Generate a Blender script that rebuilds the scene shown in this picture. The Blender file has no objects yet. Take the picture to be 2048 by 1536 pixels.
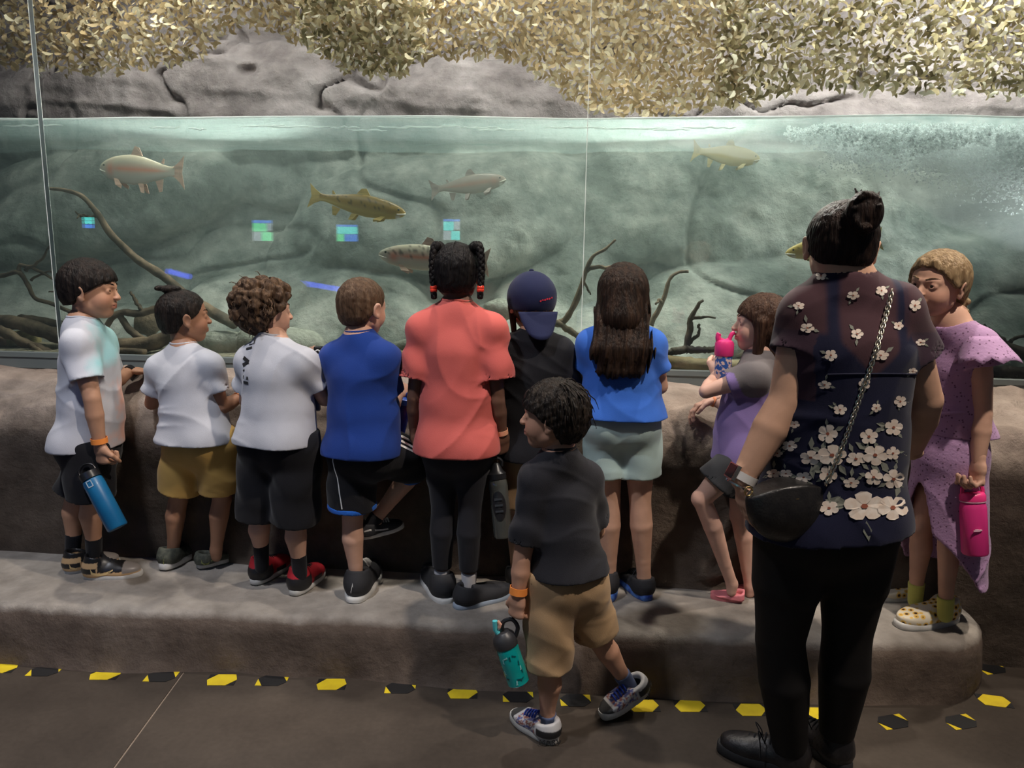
import bpy, bmesh, math, random
import numpy as np
from mathutils import Vector, Matrix
from mathutils.bvhtree import BVHTree
random.seed(7); rng = np.random.RandomState(7)
SC = bpy.context.scene
COL = SC.collection

# ---------------------------------------------------------------- camera
FPX = 1500.0; PITCH = math.radians(10); YAW = math.radians(5); ROLL = math.radians(0.85)
CAM = np.array([0, 0, 1.5])
_fw = np.array([-math.sin(YAW)*math.cos(PITCH), math.cos(YAW)*math.cos(PITCH), -math.sin(PITCH)])
_rt = np.array([math.cos(YAW), math.sin(YAW), 0.0]); _up = np.cross(_rt, _fw)
_R = math.cos(ROLL)*_rt + math.sin(ROLL)*_up; _U = -math.sin(ROLL)*_rt + math.cos(ROLL)*_up
def _ray(px, py): return _fw + _R*(px-1024)/FPX + _U*(768-py)/FPX
def P(px, py, Y):
    "world point of a photo pixel at the real distance Y into the room"
    d = _ray(px, py); return CAM + d*(Y/d[1])
def PZ(px, py, z):
    d = _ray(px, py); return CAM + d*((z-CAM[2])/d[2])
cd = bpy.data.cameras.new('camera'); cam = bpy.data.objects.new('camera', cd); COL.objects.link(cam)
cd.sensor_width = 36; cd.lens = FPX/2048*36; cd.clip_start = 0.02; cd.clip_end = 60
m = Matrix(((_R[0], _U[0], -_fw[0], 0), (_R[1], _U[1], -_fw[1], 0), (_R[2], _U[2], -_fw[2], CAM[2]), (0, 0, 0, 1)))
cam.matrix_world = m
SC.camera = cam

# ---------------------------------------------------------------- world, lights, exposure
SC.view_settings.view_transform = 'Standard'; SC.view_settings.look = 'None'
SC.view_settings.exposure = 0.0; SC.view_settings.gamma = 1.0; SC.view_settings.use_curve_mapping = False
W = bpy.data.worlds.new('world'); SC.world = W; W.use_nodes = True
W.node_tree.nodes['Background'].inputs[0].default_value = (0.75, 0.80, 1.0, 1)
W.node_tree.nodes['Background'].inputs[1].default_value = 0.05
SC.cycles.max_bounces = 4; SC.cycles.transparent_max_bounces = 24
SC.cycles.use_light_tree = False; SC.cycles.adaptive_threshold = 0.04; SC.cycles.volume_bounces = 0; SC.cycles.sample_clamp_indirect = 4.0

def lamp(kind, name, loc, target, energy, color=(1, 1, 1), size=0.2, spot=60, blend=0.5, size_y=None):
    d = bpy.data.lights.new(name, kind); d.energy = energy; d.color = color
    if kind == 'AREA':
        d.size = size
        if size_y: d.shape = 'RECTANGLE'; d.size_y = size_y
    else: d.shadow_soft_size = size
    if kind == 'SPOT': d.spot_size = math.radians(spot); d.spot_blend = blend
    o = bpy.data.objects.new(name, d); COL.objects.link(o); o.location = loc
    o.rotation_euler = (Vector(target)-Vector(loc)).to_track_quat('-Z', 'Y').to_euler()
    return o
# lamps over the tank
for i, (x, e) in enumerate(((-2.3, 29), (-0.7, 29), (0.8, 33), (1.85, 80))):
    lamp('AREA', 'tank_lamp', (x, 3.78, 3.3), (x, 4.1, 1.5), e, (0.96, 1.0, 0.95), 0.45)
lamp('SPOT', 'bubble_fill_lamp', (2.75, 3.72, 1.80), (1.3, 3.75, 1.95), 270, (0.92, 1.0, 0.98), 0.06, 70, 0.8)  # added unseen spot, put in to brighten the bubbles and haze
# wash lamps on the nets and the dry rock
for x, e in ((-2.1, 17), (-0.4, 17), (1.5, 17)):
    lamp('SPOT', 'net_lamp', (x, 3.42, 3.25), (x, 4.1, 2.35), e, (1.0, 0.95, 0.86), 0.08, 120, 0.8)
# ceiling spots over the front of the tank, shining down on the step
lamp('SPOT', 'track_spot', (0.45, 3.72, 2.85), (-0.35, 2.5, 0.4), 240, (1.0, 0.93, 0.84), 0.04, 95, 0.6)
lamp('SPOT', 'track_spot', (-1.6, 3.72, 2.85), (-2.1, 2.5, 0.4), 190, (1.0, 0.93, 0.86), 0.04, 85, 0.6)
lamp('SPOT', 'track_spot', (2.3, 3.1, 2.9), (1.4, 2.3, 0.4), 120, (1.0, 0.88, 0.74), 0.05, 80, 0.6)
for x, e in ((-2.2, 120), (-0.6, 120), (1.0, 120)):
    lamp('SPOT', 'track_spot', (x, 2.98, 3.6), (x-.1, 2.86, 0.5), e, (1.0, 0.92, 0.82), 0.05, 80, 0.7)
# room ceiling lamps above and behind the photographer
lamp('SPOT', 'ceiling_spot', (1.5, 1.0, 4.3), (-0.2, 2.6, 0.8), 420, (1.0, 0.87, 0.75), 0.06, 75, 0.7)
lamp('SPOT', 'ceiling_spot', (-1.6, 0.8, 4.3), (-1.5, 2.6, 0.9), 320, (0.90, 0.92, 1.0), 0.15, 70, 0.8)

# ---------------------------------------------------------------- helpers: materials
MATS = {}
def nn(nt, t, **kw):
    n = nt.nodes.new(t)
    for k, v in kw.items(): setattr(n, k, v)
    return n
def mat(name, color, rough=0.6, metal=0.0, color2=None, scale=8.0, detail=4.0, bump=0.0, bscale=60.0, spec=0.5,
        stretch=(1, 1, 1), attr=None, emit=None, estr=0.0, mixpos=(0.4, 0.65), coat=0.0, sheen=0.0, sss=0.0, alpha=None):
    if name in MATS: return MATS[name]
    m = bpy.data.materials.new(name); m.use_nodes = True; nt = m.node_tree
    b = nt.nodes['Principled BSDF']
    b.inputs['Roughness'].default_value = rough; b.inputs['Metallic'].default_value = metal
    b.inputs['Specular IOR Level'].default_value = spec
    b.inputs['Base Color'].default_value = (*color, 1)
    if coat: b.inputs['Coat Weight'].default_value = coat
    if sheen: b.inputs['Sheen Weight'].default_value = sheen
    if sss:
        b.inputs['Subsurface Weight'].default_value = sss
        b.inputs['Subsurface Radius'].default_value = (0.012, 0.005, 0.003); b.inputs['Subsurface Scale'].default_value = 1.0
    if alpha is not None: b.inputs['Alpha'].default_value = alpha
    tc = nn(nt, 'ShaderNodeTexCoord'); mp = nn(nt, 'ShaderNodeMapping')
    mp.inputs['Scale'].default_value = stretch
    nt.links.new(tc.outputs['Object'], mp.inputs[0])
    if color2 is not None:
        n = nn(nt, 'ShaderNodeTexNoise'); n.inputs['Scale'].default_value = scale; n.inputs['Detail'].default_value = detail
        nt.links.new(mp.outputs[0], n.inputs['Vector'])
        r = nn(nt, 'ShaderNodeValToRGB'); r.color_ramp.elements[0].position = mixpos[0]; r.color_ramp.elements[1].position = mixpos[1]
        r.color_ramp.elements[0].color = (*color, 1); r.color_ramp.elements[1].color = (*color2, 1)
        nt.links.new(n.outputs['Fac'], r.inputs[0]); src = r.outputs[0]
        nt.links.new(src, b.inputs['Base Color'])
    if attr:
        a = nn(nt, 'ShaderNodeAttribute', attribute_name=attr)
        mx = nn(nt, 'ShaderNodeMix', data_type='RGBA', blend_type='MULTIPLY'); mx.inputs[0].default_value = 1
        if color2 is not None: nt.links.new(src, mx.inputs[6])
        else: mx.inputs[6].default_value = (*color, 1)
        nt.links.new(a.outputs['Color'], mx.inputs[7]); nt.links.new(mx.outputs[2], b.inputs['Base Color'])
    if bump:
        n2 = nn(nt, 'ShaderNodeTexNoise'); n2.inputs['Scale'].default_value = bscale; n2.inputs['Detail'].default_value = 5
        nt.links.new(mp.outputs[0], n2.inputs['Vector'])
        bp = nn(nt, 'ShaderNodeBump'); bp.inputs['Strength'].default_value = bump; bp.inputs['Distance'].default_value = 0.01
        nt.links.new(n2.outputs['Fac'], bp.inputs['Height']); nt.links.new(bp.outputs[0], b.inputs['Normal'])
    if emit is not None:
        b.inputs['Emission Color'].default_value = (*emit, 1); b.inputs['Emission Strength'].default_value = estr
    MATS[name] = m; return m

# ---------------------------------------------------------------- helpers: objects
def tag(o, label=None, cat=None, group=None, kind=None):
    if label: o['label'] = label
    if cat: o['category'] = cat
    if group: o['group'] = group
    if kind: o['kind'] = kind
    return o
def link(name, me, parent=None, loc=None):
    o = bpy.data.objects.new(name, me); COL.objects.link(o)
    if parent is not None: o.parent = parent
    if loc is not None: o.location = loc
    return o
def empty(name, loc):
    o = bpy.data.objects.new(name, None); COL.objects.link(o); o.location = loc; o.empty_display_size = 0.1
    return o
def np_mesh(name, V, Q, mats, smooth=True, col=None, midx=None):
    "V (n,3), Q (m,4) quads or (m,3) tris, fast"
    me = bpy.data.meshes.new(name); V = np.asarray(V, np.float32); Q = np.asarray(Q, np.int32)
    k = Q.shape[1]
    me.vertices.add(len(V)); me.vertices.foreach_set('co', V.ravel())
    me.loops.add(Q.size); me.loops.foreach_set('vertex_index', Q.ravel())
    me.polygons.add(len(Q)); me.polygons.foreach_set('loop_start', np.arange(0, Q.size, k, dtype=np.int32))
    me.polygons.foreach_set('loop_total', np.full(len(Q), k, np.int32))
    me.polygons.foreach_set('use_smooth', np.full(len(Q), bool(smooth)))
    if midx is not None: me.polygons.foreach_set('material_index', np.asarray(midx, np.int32))
    me.update(calc_edges=True); me.validate()
    if col is not None:
        a = me.color_attributes.new('tint', 'FLOAT_COLOR', 'POINT')
        a.data.foreach_set('color', np.c_[col, np.ones(len(col))].astype(np.float32).ravel())
    for mm in (mats if isinstance(mats, (list, tuple)) else [mats]): me.materials.append(mm)
    return me
class MB:
    "collects polygons of several shapes into one mesh"
    def __init__(s): s.v = []; s.f = []; s.m = []
    def add(s, V, F, mi=0):
        o = len(s.v); s.v += [tuple(map(float, v)) for v in V]; s.f += [tuple(i+o for i in f) for f in F]; s.m += [mi]*len(F)
    def box(s, lo, hi, mi=0, M=None):
        x0, y0, z0 = lo; x1, y1, z1 = hi
        V = [(x0,y0,z0),(x1,y0,z0),(x1,y1,z0),(x0,y1,z0),(x0,y0,z1),(x1,y0,z1),(x1,y1,z1),(x0,y1,z1)]
        if M is not None: V = [M @ Vector(v) for v in V]
        s.add(V, [(0,3,2,1),(4,5,6,7),(0,1,5,4),(1,2,6,5),(2,3,7,6),(3,0,4,7)], mi)
    def lathe(s, prof, n=24, mi=0, M=None, close=True):
        "prof: list of (r, z)"
        V = []; F = []
        for r, z in prof:
            for i in range(n):
                a = 2*math.pi*i/n; V.append((r*math.cos(a), r*math.sin(a), z))
        for j in range(len(prof)-1):
            for i in range(n):
                F.append((j*n+i, j*n+(i+1) % n, (j+1)*n+(i+1) % n, (j+1)*n+i))
        if close: F.append(tuple(range(n-1, -1, -1))); F.append(tuple(range((len(prof)-1)*n, len(prof)*n)))
        if M is not None: V = [M @ Vector(v) for v in V]
        s.add(V, F, mi)
    def tube(s, pts, rad, n=10, mi=0, flat=1.0, cap=True):
        V, F = tube_geo(pts, rad, n, flat, cap); s.add(V, F, mi)
    def build(s, name, mats, parent=None, loc=None, smooth=True, sharp=None):
        me = bpy.data.meshes.new(name); L = np.array(loc if loc is not None else (0, 0, 0))
        me.from_pydata([tuple(np.array(v)-L) for v in s.v], [], s.f); me.update()
        for mm in (mats if isinstance(mats, (list, tuple)) else [mats]): me.materials.append(mm)
        me.polygons.foreach_set('material_index', np.array(s.m, np.int32))
        me.polygons.foreach_set('use_smooth', np.full(len(s.f), bool(smooth)))
        if smooth and sharp: me.set_sharp_from_angle(angle=math.radians(sharp))
        return link(name, me, parent, loc if parent is None else None)
def tube_geo(pts, rad, n=10, flat=1.0, cap=True):
    pts = np.asarray(pts, float); k = len(pts)
    rad = np.full(k, rad) if np.isscalar(rad) else np.asarray(rad, float)
    t = np.gradient(pts, axis=0); t /= np.linalg.norm(t, axis=1)[:, None]+1e-12
    ref = np.array([0, 0, 1.0]) if abs(t[0][2]) < 0.9 else np.array([1.0, 0, 0])
    u = np.cross(ref, t[0]); u /= np.linalg.norm(u); V = []; F = []
    for i in range(k):
        u = u - t[i]*(u @ t[i]); u /= np.linalg.norm(u)+1e-12; w = np.cross(t[i], u)
        for j in range(n):
            a = 2*math.pi*j/n; V.append(pts[i]+rad[i]*(math.cos(a)*u + flat*math.sin(a)*w))
    for i in range(k-1):
        for j in range(n): F.append((i*n+j, i*n+(j+1) % n, (i+1)*n+(j+1) % n, (i+1)*n+j))
    if cap: F.append(tuple(range(n-1, -1, -1))); F.append(tuple(range((k-1)*n, k*n)))
    return V, F
def spline(pts, n=8):
    "Catmull-Rom through points"
    p = np.asarray(pts, float); p = np.vstack([2*p[0]-p[1], p, 2*p[-1]-p[-2]]); out = []
    for i in range(1, len(p)-2):
        for t in np.linspace(0, 1, n, endpoint=False):
            out.append(0.5*((2*p[i])+(-p[i-1]+p[i+1])*t+(2*p[i-1]-5*p[i]+4*p[i+1]-p[i+2])*t*t+(-p[i-1]+3*p[i]-3*p[i+1]+p[i+2])*t**3))
    out.append(p[-2]); return np.array(out)
def unit(v): v = np.asarray(v, float); return v/(np.linalg.norm(v)+1e-12)
# value noise
def _hash(ix, iy, iz):
    n = (ix*374761393 + iy*668265263 + iz*1274126177) & 0x7fffffff
    n = ((n ^ (n >> 13))*1103515245) & 0x7fffffff
    return ((n ^ (n >> 16)) & 0xffff)/65535.0
def vnoise(x, y, z=0.0):
    x, y, z = np.broadcast_arrays(np.asarray(x, float), np.asarray(y, float), np.asarray(z, float))
    ix = np.floor(x).astype(np.int64); iy = np.floor(y).astype(np.int64); iz = np.floor(z).astype(np.int64)
    fx = x-ix; fy = y-iy; fz = z-iz
    fx = fx*fx*(3-2*fx); fy = fy*fy*(3-2*fy); fz = fz*fz*(3-2*fz)
    r = 0
    for dx in (0, 1):
        for dy in (0, 1):
            for dz in (0, 1):
                w = (fx if dx else 1-fx)*(fy if dy else 1-fy)*(fz if dz else 1-fz)
                r = r + w*_hash(ix+dx, iy+dy, iz+dz)
    return r*2-1
def fbm(x, y, z=0.0, o=4, g=0.5):
    s = 0; a = 1.0; f = 1.0
    for i in range(o):
        s = s + a*vnoise(np.asarray(x)*f+17.3*i, np.asarray(y)*f-9.1*i, np.asarray(z)*f+3.7*i); a *= g; f *= 2.03
    return s
# ================================================================ smooth-surface sculpting on a grid
class SDF:
    def __init__(s, lo, hi, h):
        s.h = h; s.lo = np.array(lo, float); n = np.ceil((np.array(hi)-s.lo)/h).astype(int)+1
        s.n = n; s.ax = [(s.lo[i]+h*np.arange(n[i])).astype(np.float32) for i in range(3)]; s.f = np.full(n, .15, np.float32)
    def sl(s, lo, hi):
        a = np.clip(np.floor((np.array(lo)-s.lo)/s.h).astype(int), 0, s.n); b = np.clip(np.ceil((np.array(hi)-s.lo)/s.h).astype(int)+1, 0, s.n)
        sl = tuple(slice(a[i], b[i]) for i in range(3))
        g = (s.ax[0][sl[0]][:, None, None], s.ax[1][sl[1]][None, :, None], s.ax[2][sl[2]][None, None, :]); return sl, g
    def put(s, sl, d, k, sub=False):
        if d.size == 0: return
        f = s.f[sl]; d = d.astype(np.float32)
        if sub:
            f = -f; h = np.clip(.5+.5*(f-d)/k, 0, 1); r = -(f*(1-h)+d*h-k*h*(1-h))
        else:
            h = np.clip(.5+.5*(f-d)/k, 0, 1); r = f*(1-h)+d*h-k*h*(1-h)
        s.f[sl] = r
    def cone_d(s, g, a, b, r1, r2):
        ab = b-a; L2 = ab@ab+1e-12
        dx, dy, dz = g[0]-a[0], g[1]-a[1], g[2]-a[2]
        t = np.clip((dx*ab[0]+dy*ab[1]+dz*ab[2])/L2, 0, 1)
        return np.sqrt((dx-t*ab[0])**2+(dy-t*ab[1])**2+(dz-t*ab[2])**2)-(r1+(r2-r1)*t)
    def box_of(s, a, b, r, k):
        p = r+k+3*s.h; return s.sl(np.minimum(a, b)-p, np.maximum(a, b)+p)
    def cone(s, a, b, r1, r2, k=.012, sub=False):
        a = np.asarray(a, float); b = np.asarray(b, float); sl, g = s.box_of(a, b, max(r1, r2), k)
        s.put(sl, s.cone_d(g, a, b, r1, r2), k, sub)
    def ell_d(s, g, c, r, R=None):
        d = [g[0]-c[0], g[1]-c[1], g[2]-c[2]]
        if R is not None: d = [d[0]*R[0][i]+d[1]*R[1][i]+d[2]*R[2][i] for i in range(3)]
        k0 = np.sqrt((d[0]/r[0])**2+(d[1]/r[1])**2+(d[2]/r[2])**2); k1 = np.sqrt((d[0]/r[0]**2)**2+(d[1]/r[1]**2)**2+(d[2]/r[2]**2)**2)
        return k0*(k0-1)/(k1+1e-9)
    def ell(s, c, r, R=None, k=.012, sub=False):
        "R: 3x3 with local axes as columns"
        c = np.asarray(c, float); sl, g = s.box_of(c, c, max(r), k); s.put(sl, s.ell_d(g, c, r, R), k, sub)
    def ecap_d(s, g, a, b, u, r1, r2):
        ax = b-a; L = np.linalg.norm(ax); ax = ax/L; u = u-ax*(u@ax); u = u/np.linalg.norm(u); v = np.cross(ax, u)
        dx, dy, dz = g[0]-a[0], g[1]-a[1], g[2]-a[2]
        tr = (dx*ax[0]+dy*ax[1]+dz*ax[2]); t = np.clip(tr/L, 0, 1); da = tr-t*L
        du = dx*u[0]+dy*u[1]+dz*u[2]; dv = dx*v[0]+dy*v[1]+dz*v[2]
        ru = r1[0]+(r2[0]-r1[0])*t; rv = r1[1]+(r2[1]-r1[1])*t; m = np.minimum(ru, rv)
        return (np.sqrt((du/ru)**2+(dv/rv)**2+(da/m)**2)-1)*m
    def ecap(s, a, b, u, r1, r2, k=.03, sub=False):
        a = np.asarray(a, float); b = np.asarray(b, float); sl, g = s.box_of(a, b, max(max(r1), max(r2)), k)
        s.put(sl, s.ecap_d(g, a, b, np.asarray(u, float), r1, r2), k, sub)
    def all(s): return (s.ax[0][:, None, None], s.ax[1][None, :, None], s.ax[2][None, None, :])
    def plane(s, c, n):
        "keep the side opposite to n"
        g = s.all(); n = unit(n); d = (g[0]-c[0])*n[0]+(g[1]-c[1])*n[1]+(g[2]-c[2])*n[2]; s.f = np.maximum(s.f, d.astype(np.float32))
    def folds(s, amp, freq=1.0, seed=0, direction=(0.4, 0.3, 1.0)):
        g = s.all(); r = np.random.RandomState(seed); ph = r.rand(8)*6.28
        lat = g[0]*.92+g[1]*.4; b = g[1]*.92-g[0]*.4; z = g[2]; q = freq
        w = 1.3*np.sin(9*q*z+ph[0]+2*np.sin(7*q*lat+ph[5]))+1.1*np.sin(10*q*b+ph[1]+5*q*z)
        def ridge(p_, e_): return (1-np.abs(np.sin(p_)))**e_
        m1 = np.clip(.35+.9*np.sin(8*q*z+6*q*lat+ph[3]), 0, 1); m2 = np.clip(.2+.9*np.sin(7*q*z-9*q*lat+ph[6]), 0, 1); m3 = np.clip(.1+np.sin(10*q*lat+4*q*z+ph[7]), 0, 1)
        d = -amp*(1.0*ridge(14*q*lat+17*q*z+w+ph[2], 2.2)*m1+1.0*ridge(-17*q*lat+13*q*z+.8*w+ph[4], 2.2)*m2+.7*ridge(9*q*lat+30*q*z+1.2*w+ph[1], 2.5)*m3)+.35*amp*np.sin(12*q*lat+5*q*z+w)
        s.f = s.f+d.astype(np.float32)
    def mesh(s, smooth=1):
        f = s.f; ins = f < 0
        if not ins.any(): return np.zeros((0, 3)), np.zeros((0, 4), int)
        # crop
        w = [np.where(ins.any(axis=tuple(j for j in range(3) if j != i)))[0] for i in range(3)]
        a = [max(x[0]-1, 0) for x in w]; b = [x[-1]+2 for x in w]
        f = f[a[0]:b[0], a[1]:b[1], a[2]:b[2]]; f = np.pad(f, 1, constant_values=.05); ins = f < 0
        lo = s.lo+(np.array(a)-1)*s.h
        c = ins[:-1, :-1, :-1].astype(np.int8)
        cnt = sum(ins[i:f.shape[0]-1+i, j:f.shape[1]-1+j, k:f.shape[2]-1+k].astype(np.int8) for i in (0, 1) for j in (0, 1) for k in (0, 1))
        act = (cnt > 0) & (cnt < 8); idx = np.argwhere(act); vid = np.full(act.shape, -1, np.int64); vid[act] = np.arange(len(idx))
        C = {(i, j, k): f[idx[:, 0]+i, idx[:, 1]+j, idx[:, 2]+k] for i in (0, 1) for j in (0, 1) for k in (0, 1)}
        acc = np.zeros((len(idx), 3)); num = np.zeros(len(idx))
        for p in C:
            for ax in range(3):
                if p[ax]: continue
                q = list(p); q[ax] = 1; q = tuple(q); f0, f1 = C[p], C[q]; m = (f0 < 0) != (f1 < 0)
                t = np.where(m, f0/(f0-f1+1e-20), 0); pos = np.tile(np.array(p, float), (len(idx), 1)); pos[:, ax] = t
                acc[m] += pos[m]; num[m] += 1
        V = lo+(idx+acc/num[:, None])*s.h
        Q = []
        for ax in range(3):
            o = [i for i in range(3) if i != ax]; sa = [slice(None)]*3; sb = [slice(None)]*3; sa[ax] = slice(0, -1); sb[ax] = slice(1, None)
            e = ins[tuple(sa)] != ins[tuple(sb)]; e[tuple(slice(0, 1) if i == o[0] else slice(None) for i in range(3))] = False
            e[tuple(slice(0, 1) if i == o[1] else slice(None) for i in range(3))] = False
            for i in o:
                e[tuple(slice(-1, None) if j == i else slice(None) for j in range(3))] = False
            p = np.argwhere(e); d0 = np.zeros(3, int); d1 = np.zeros(3, int); d0[o[0]] = 1; d1[o[1]] = 1
            g = lambda q: vid[q[:, 0], q[:, 1], q[:, 2]]
            q = np.c_[g(p-d0-d1), g(p-d1), g(p), g(p-d0)]
            flip = ins[tuple(p.T)]
            if ax == 1: flip = ~flip
            q[~flip] = q[~flip][:, ::-1]; Q.append(q)
        Q = np.vstack(Q); Q = Q[(Q >= 0).all(1)]
        for _ in range(smooth):
            e = np.vstack([Q[:, [0, 1]], Q[:, [1, 2]], Q[:, [2, 3]], Q[:, [3, 0]]]); n = len(V)
            dg = np.bincount(e[:, 0], minlength=n)+np.bincount(e[:, 1], minlength=n)
            S = np.stack([np.bincount(e[:, 0], V[e[:, 1], i], n)+np.bincount(e[:, 1], V[e[:, 0], i], n) for i in range(3)], 1)/np.maximum(dg, 1)[:, None]
            V = V*.5+S*.5
        return V, Q
def frame(yaw, pitch=0, roll=0):
    "columns: right, forward, up; yaw from +Y towards +X, pitch up positive, roll to the right positive"
    y, p, r = math.radians(yaw), math.radians(pitch), math.radians(roll)
    f = np.array([math.sin(y)*math.cos(p), math.cos(y)*math.cos(p), math.sin(p)]); x = np.array([math.cos(y), -math.sin(y), 0]); u = np.cross(x, f)
    x2 = math.cos(r)*x-math.sin(r)*u; u2 = math.sin(r)*x+math.cos(r)*u; return np.stack([x2, f, u2], 1)
# ================================================================ the setting
def sheet(fun, us, vs):
    V = np.array([[fun(u, v) for u in us] for v in vs]).reshape(-1, 3); nu = len(us)
    Q = [(j*nu+i, j*nu+i+1, (j+1)*nu+i+1, (j+1)*nu+i) for j in range(len(vs)-1) for i in range(nu-1)]
    return V, np.array(Q)
def gridq(nv, nu):
    j, i = np.meshgrid(np.arange(nv-1), np.arange(nu-1), indexing='ij'); a = (j*nu+i).ravel()
    return np.c_[a, a+1, a+nu+1, a+nu]

# floor: dark polished concrete with a saw-cut joint
def floor_mat():
    m = bpy.data.materials.new('polished_concrete'); m.use_nodes = True; nt = m.node_tree; b = nt.nodes['Principled BSDF']
    tc = nn(nt, 'ShaderNodeTexCoord')
    n1 = nn(nt, 'ShaderNodeTexNoise'); n1.inputs['Scale'].default_value = 1.6; n1.inputs['Detail'].default_value = 7; n1.inputs['Roughness'].default_value = .6
    n2 = nn(nt, 'ShaderNodeTexNoise'); n2.inputs['Scale'].default_value = 60; n2.inputs['Detail'].default_value = 6
    for n in (n1, n2): nt.links.new(tc.outputs['Object'], n.inputs['Vector'])
    r = nn(nt, 'ShaderNodeValToRGB'); r.color_ramp.elements[0].position = .35; r.color_ramp.elements[1].position = .7
    r.color_ramp.elements[0].color = (.052, .041, .033, 1); r.color_ramp.elements[1].color = (.10, .08, .064, 1)
    nt.links.new(n1.outputs['Fac'], r.inputs[0])
    mx = nn(nt, 'ShaderNodeMix', data_type='RGBA', blend_type='MULTIPLY'); mx.inputs[0].default_value = .35
    nt.links.new(r.outputs[0], mx.inputs[6]); nt.links.new(n2.outputs['Fac'], mx.inputs[7]); nt.links.new(mx.outputs[2], b.inputs['Base Color'])
    b.inputs['Roughness'].default_value = .42; b.inputs['Specular IOR Level'].default_value = .35
    bp = nn(nt, 'ShaderNodeBump'); bp.inputs['Strength'].default_value = .08; nt.links.new(n2.outputs['Fac'], bp.inputs['Height']); nt.links.new(bp.outputs[0], b.inputs['Normal'])
    return m
FLOORM = floor_mat()
j0 = PZ(372, 1338, 0)[:2]; j1 = PZ(232, 1530, 0)[:2]; jd = (j1-j0)/np.linalg.norm(j1-j0); jn = np.array([-jd[1], jd[0]])
if jn[0] < 0: jn = -jn
ja = j0-jd*2.5; jb = j1+jd*3.0; G = .0035
mb = MB()
for sgn in (-1, 1):        # two slabs either side of the joint
    far = 5.0*sgn*jn
    q = [ja+jn*sgn*G, jb+jn*sgn*G, jb+far, ja+far]
    top = [(p[0], p[1], 0) for p in q]; bot = [(p[0], p[1], -.06) for p in q]
    F = [(0, 1, 2, 3), (0, 4, 5, 1)] if sgn < 0 else [(3, 2, 1, 0), (1, 5, 4, 0)]
    mb.add(top+bot, F)
q = [ja-jn*.01, jb-jn*.01, jb+jn*.01, ja+jn*.01]; mb.add([(p[0], p[1], -.003) for p in q], [(0, 1, 2, 3)], 1)
fo = mb.build('floor', [FLOORM, mat('joint_filler', (.22, .17, .13), .8)], smooth=False); tag(fo, kind='structure')

# rock materials
def rock_mat(name, cols, scale=2.2, fine=40, bump=.5, rough=.85, spec=.25, zsplit=None, cols2=None, mottled=.5, zw=.04):
    m = bpy.data.materials.new(name); m.use_nodes = True; nt = m.node_tree; b = nt.nodes['Principled BSDF']
    tc = nn(nt, 'ShaderNodeTexCoord'); L = nt.links.new
    n1 = nn(nt, 'ShaderNodeTexNoise'); n1.inputs['Scale'].default_value = scale; n1.inputs['Detail'].default_value = 8; n1.inputs['Roughness'].default_value = .62
    n2 = nn(nt, 'ShaderNodeTexNoise'); n2.inputs['Scale'].default_value = fine; n2.inputs['Detail'].default_value = 8; n2.inputs['Roughness'].default_value = .7
    n3 = nn(nt, 'ShaderNodeTexNoise'); n3.inputs['Scale'].default_value = scale*5; n3.inputs['Detail'].default_value = 6
    for n in (n1, n2, n3): L(tc.outputs['Object'], n.inputs['Vector'])
    def ramp(cs):
        r = nn(nt, 'ShaderNodeValToRGB'); e = r.color_ramp.elements
        ps = np.linspace(.3, .72, len(cs)); e[0].position = ps[0]; e[0].color = (*cs[0], 1); e[1].position = ps[-1]; e[1].color = (*cs[-1], 1)
        for p, c in zip(ps[1:-1], cs[1:-1]): k = e.new(p); k.color = (*c, 1)
        L(n1.outputs['Fac'], r.inputs[0]); return r.outputs[0]
    c = ramp(cols)
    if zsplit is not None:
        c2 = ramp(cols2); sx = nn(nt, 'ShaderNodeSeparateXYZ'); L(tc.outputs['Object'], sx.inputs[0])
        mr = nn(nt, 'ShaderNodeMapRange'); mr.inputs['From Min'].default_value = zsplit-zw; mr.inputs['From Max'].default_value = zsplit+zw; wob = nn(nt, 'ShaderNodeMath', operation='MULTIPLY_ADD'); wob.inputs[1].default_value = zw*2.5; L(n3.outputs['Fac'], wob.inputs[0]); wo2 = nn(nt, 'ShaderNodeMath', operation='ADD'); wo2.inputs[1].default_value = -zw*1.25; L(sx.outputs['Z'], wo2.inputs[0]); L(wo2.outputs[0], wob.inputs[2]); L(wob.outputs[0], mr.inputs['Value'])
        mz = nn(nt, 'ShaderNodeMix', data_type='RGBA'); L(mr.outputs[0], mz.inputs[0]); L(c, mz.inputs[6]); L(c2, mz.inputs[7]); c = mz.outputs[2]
    mx = nn(nt, 'ShaderNodeMix', data_type='RGBA', blend_type='OVERLAY'); mx.inputs[0].default_value = mottled
    L(c, mx.inputs[6]); L(n3.outputs['Fac'], mx.inputs[7])
    L(mx.outputs[2], b.inputs['Base Color']); b.inputs['Roughness'].default_value = rough; b.inputs['Specular IOR Level'].default_value = spec
    ad = nn(nt, 'ShaderNodeMath', operation='MULTIPLY_ADD'); ad.inputs[1].default_value = .5; L(n2.outputs['Fac'], ad.inputs[0]); L(n3.outputs['Fac'], ad.inputs[2])
    bp = nn(nt, 'ShaderNodeBump'); bp.inputs['Strength'].default_value = bump; bp.inputs['Distance'].default_value = .02
    L(ad.outputs[0], bp.inputs['Height']); L(bp.outputs[0], b.inputs['Normal'])
    return m
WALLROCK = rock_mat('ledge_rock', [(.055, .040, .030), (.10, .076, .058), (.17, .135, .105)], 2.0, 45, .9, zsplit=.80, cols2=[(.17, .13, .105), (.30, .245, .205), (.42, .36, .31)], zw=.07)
STEPROCK = rock_mat('step_concrete', [(.085, .062, .048), (.14, .105, .082), (.19, .15, .12)], 2.2, 30, .6, .75, zsplit=.200, cols2=[(.19, .165, .14), (.31, .28, .245), (.40, .37, .33)], zw=.012)

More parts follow.
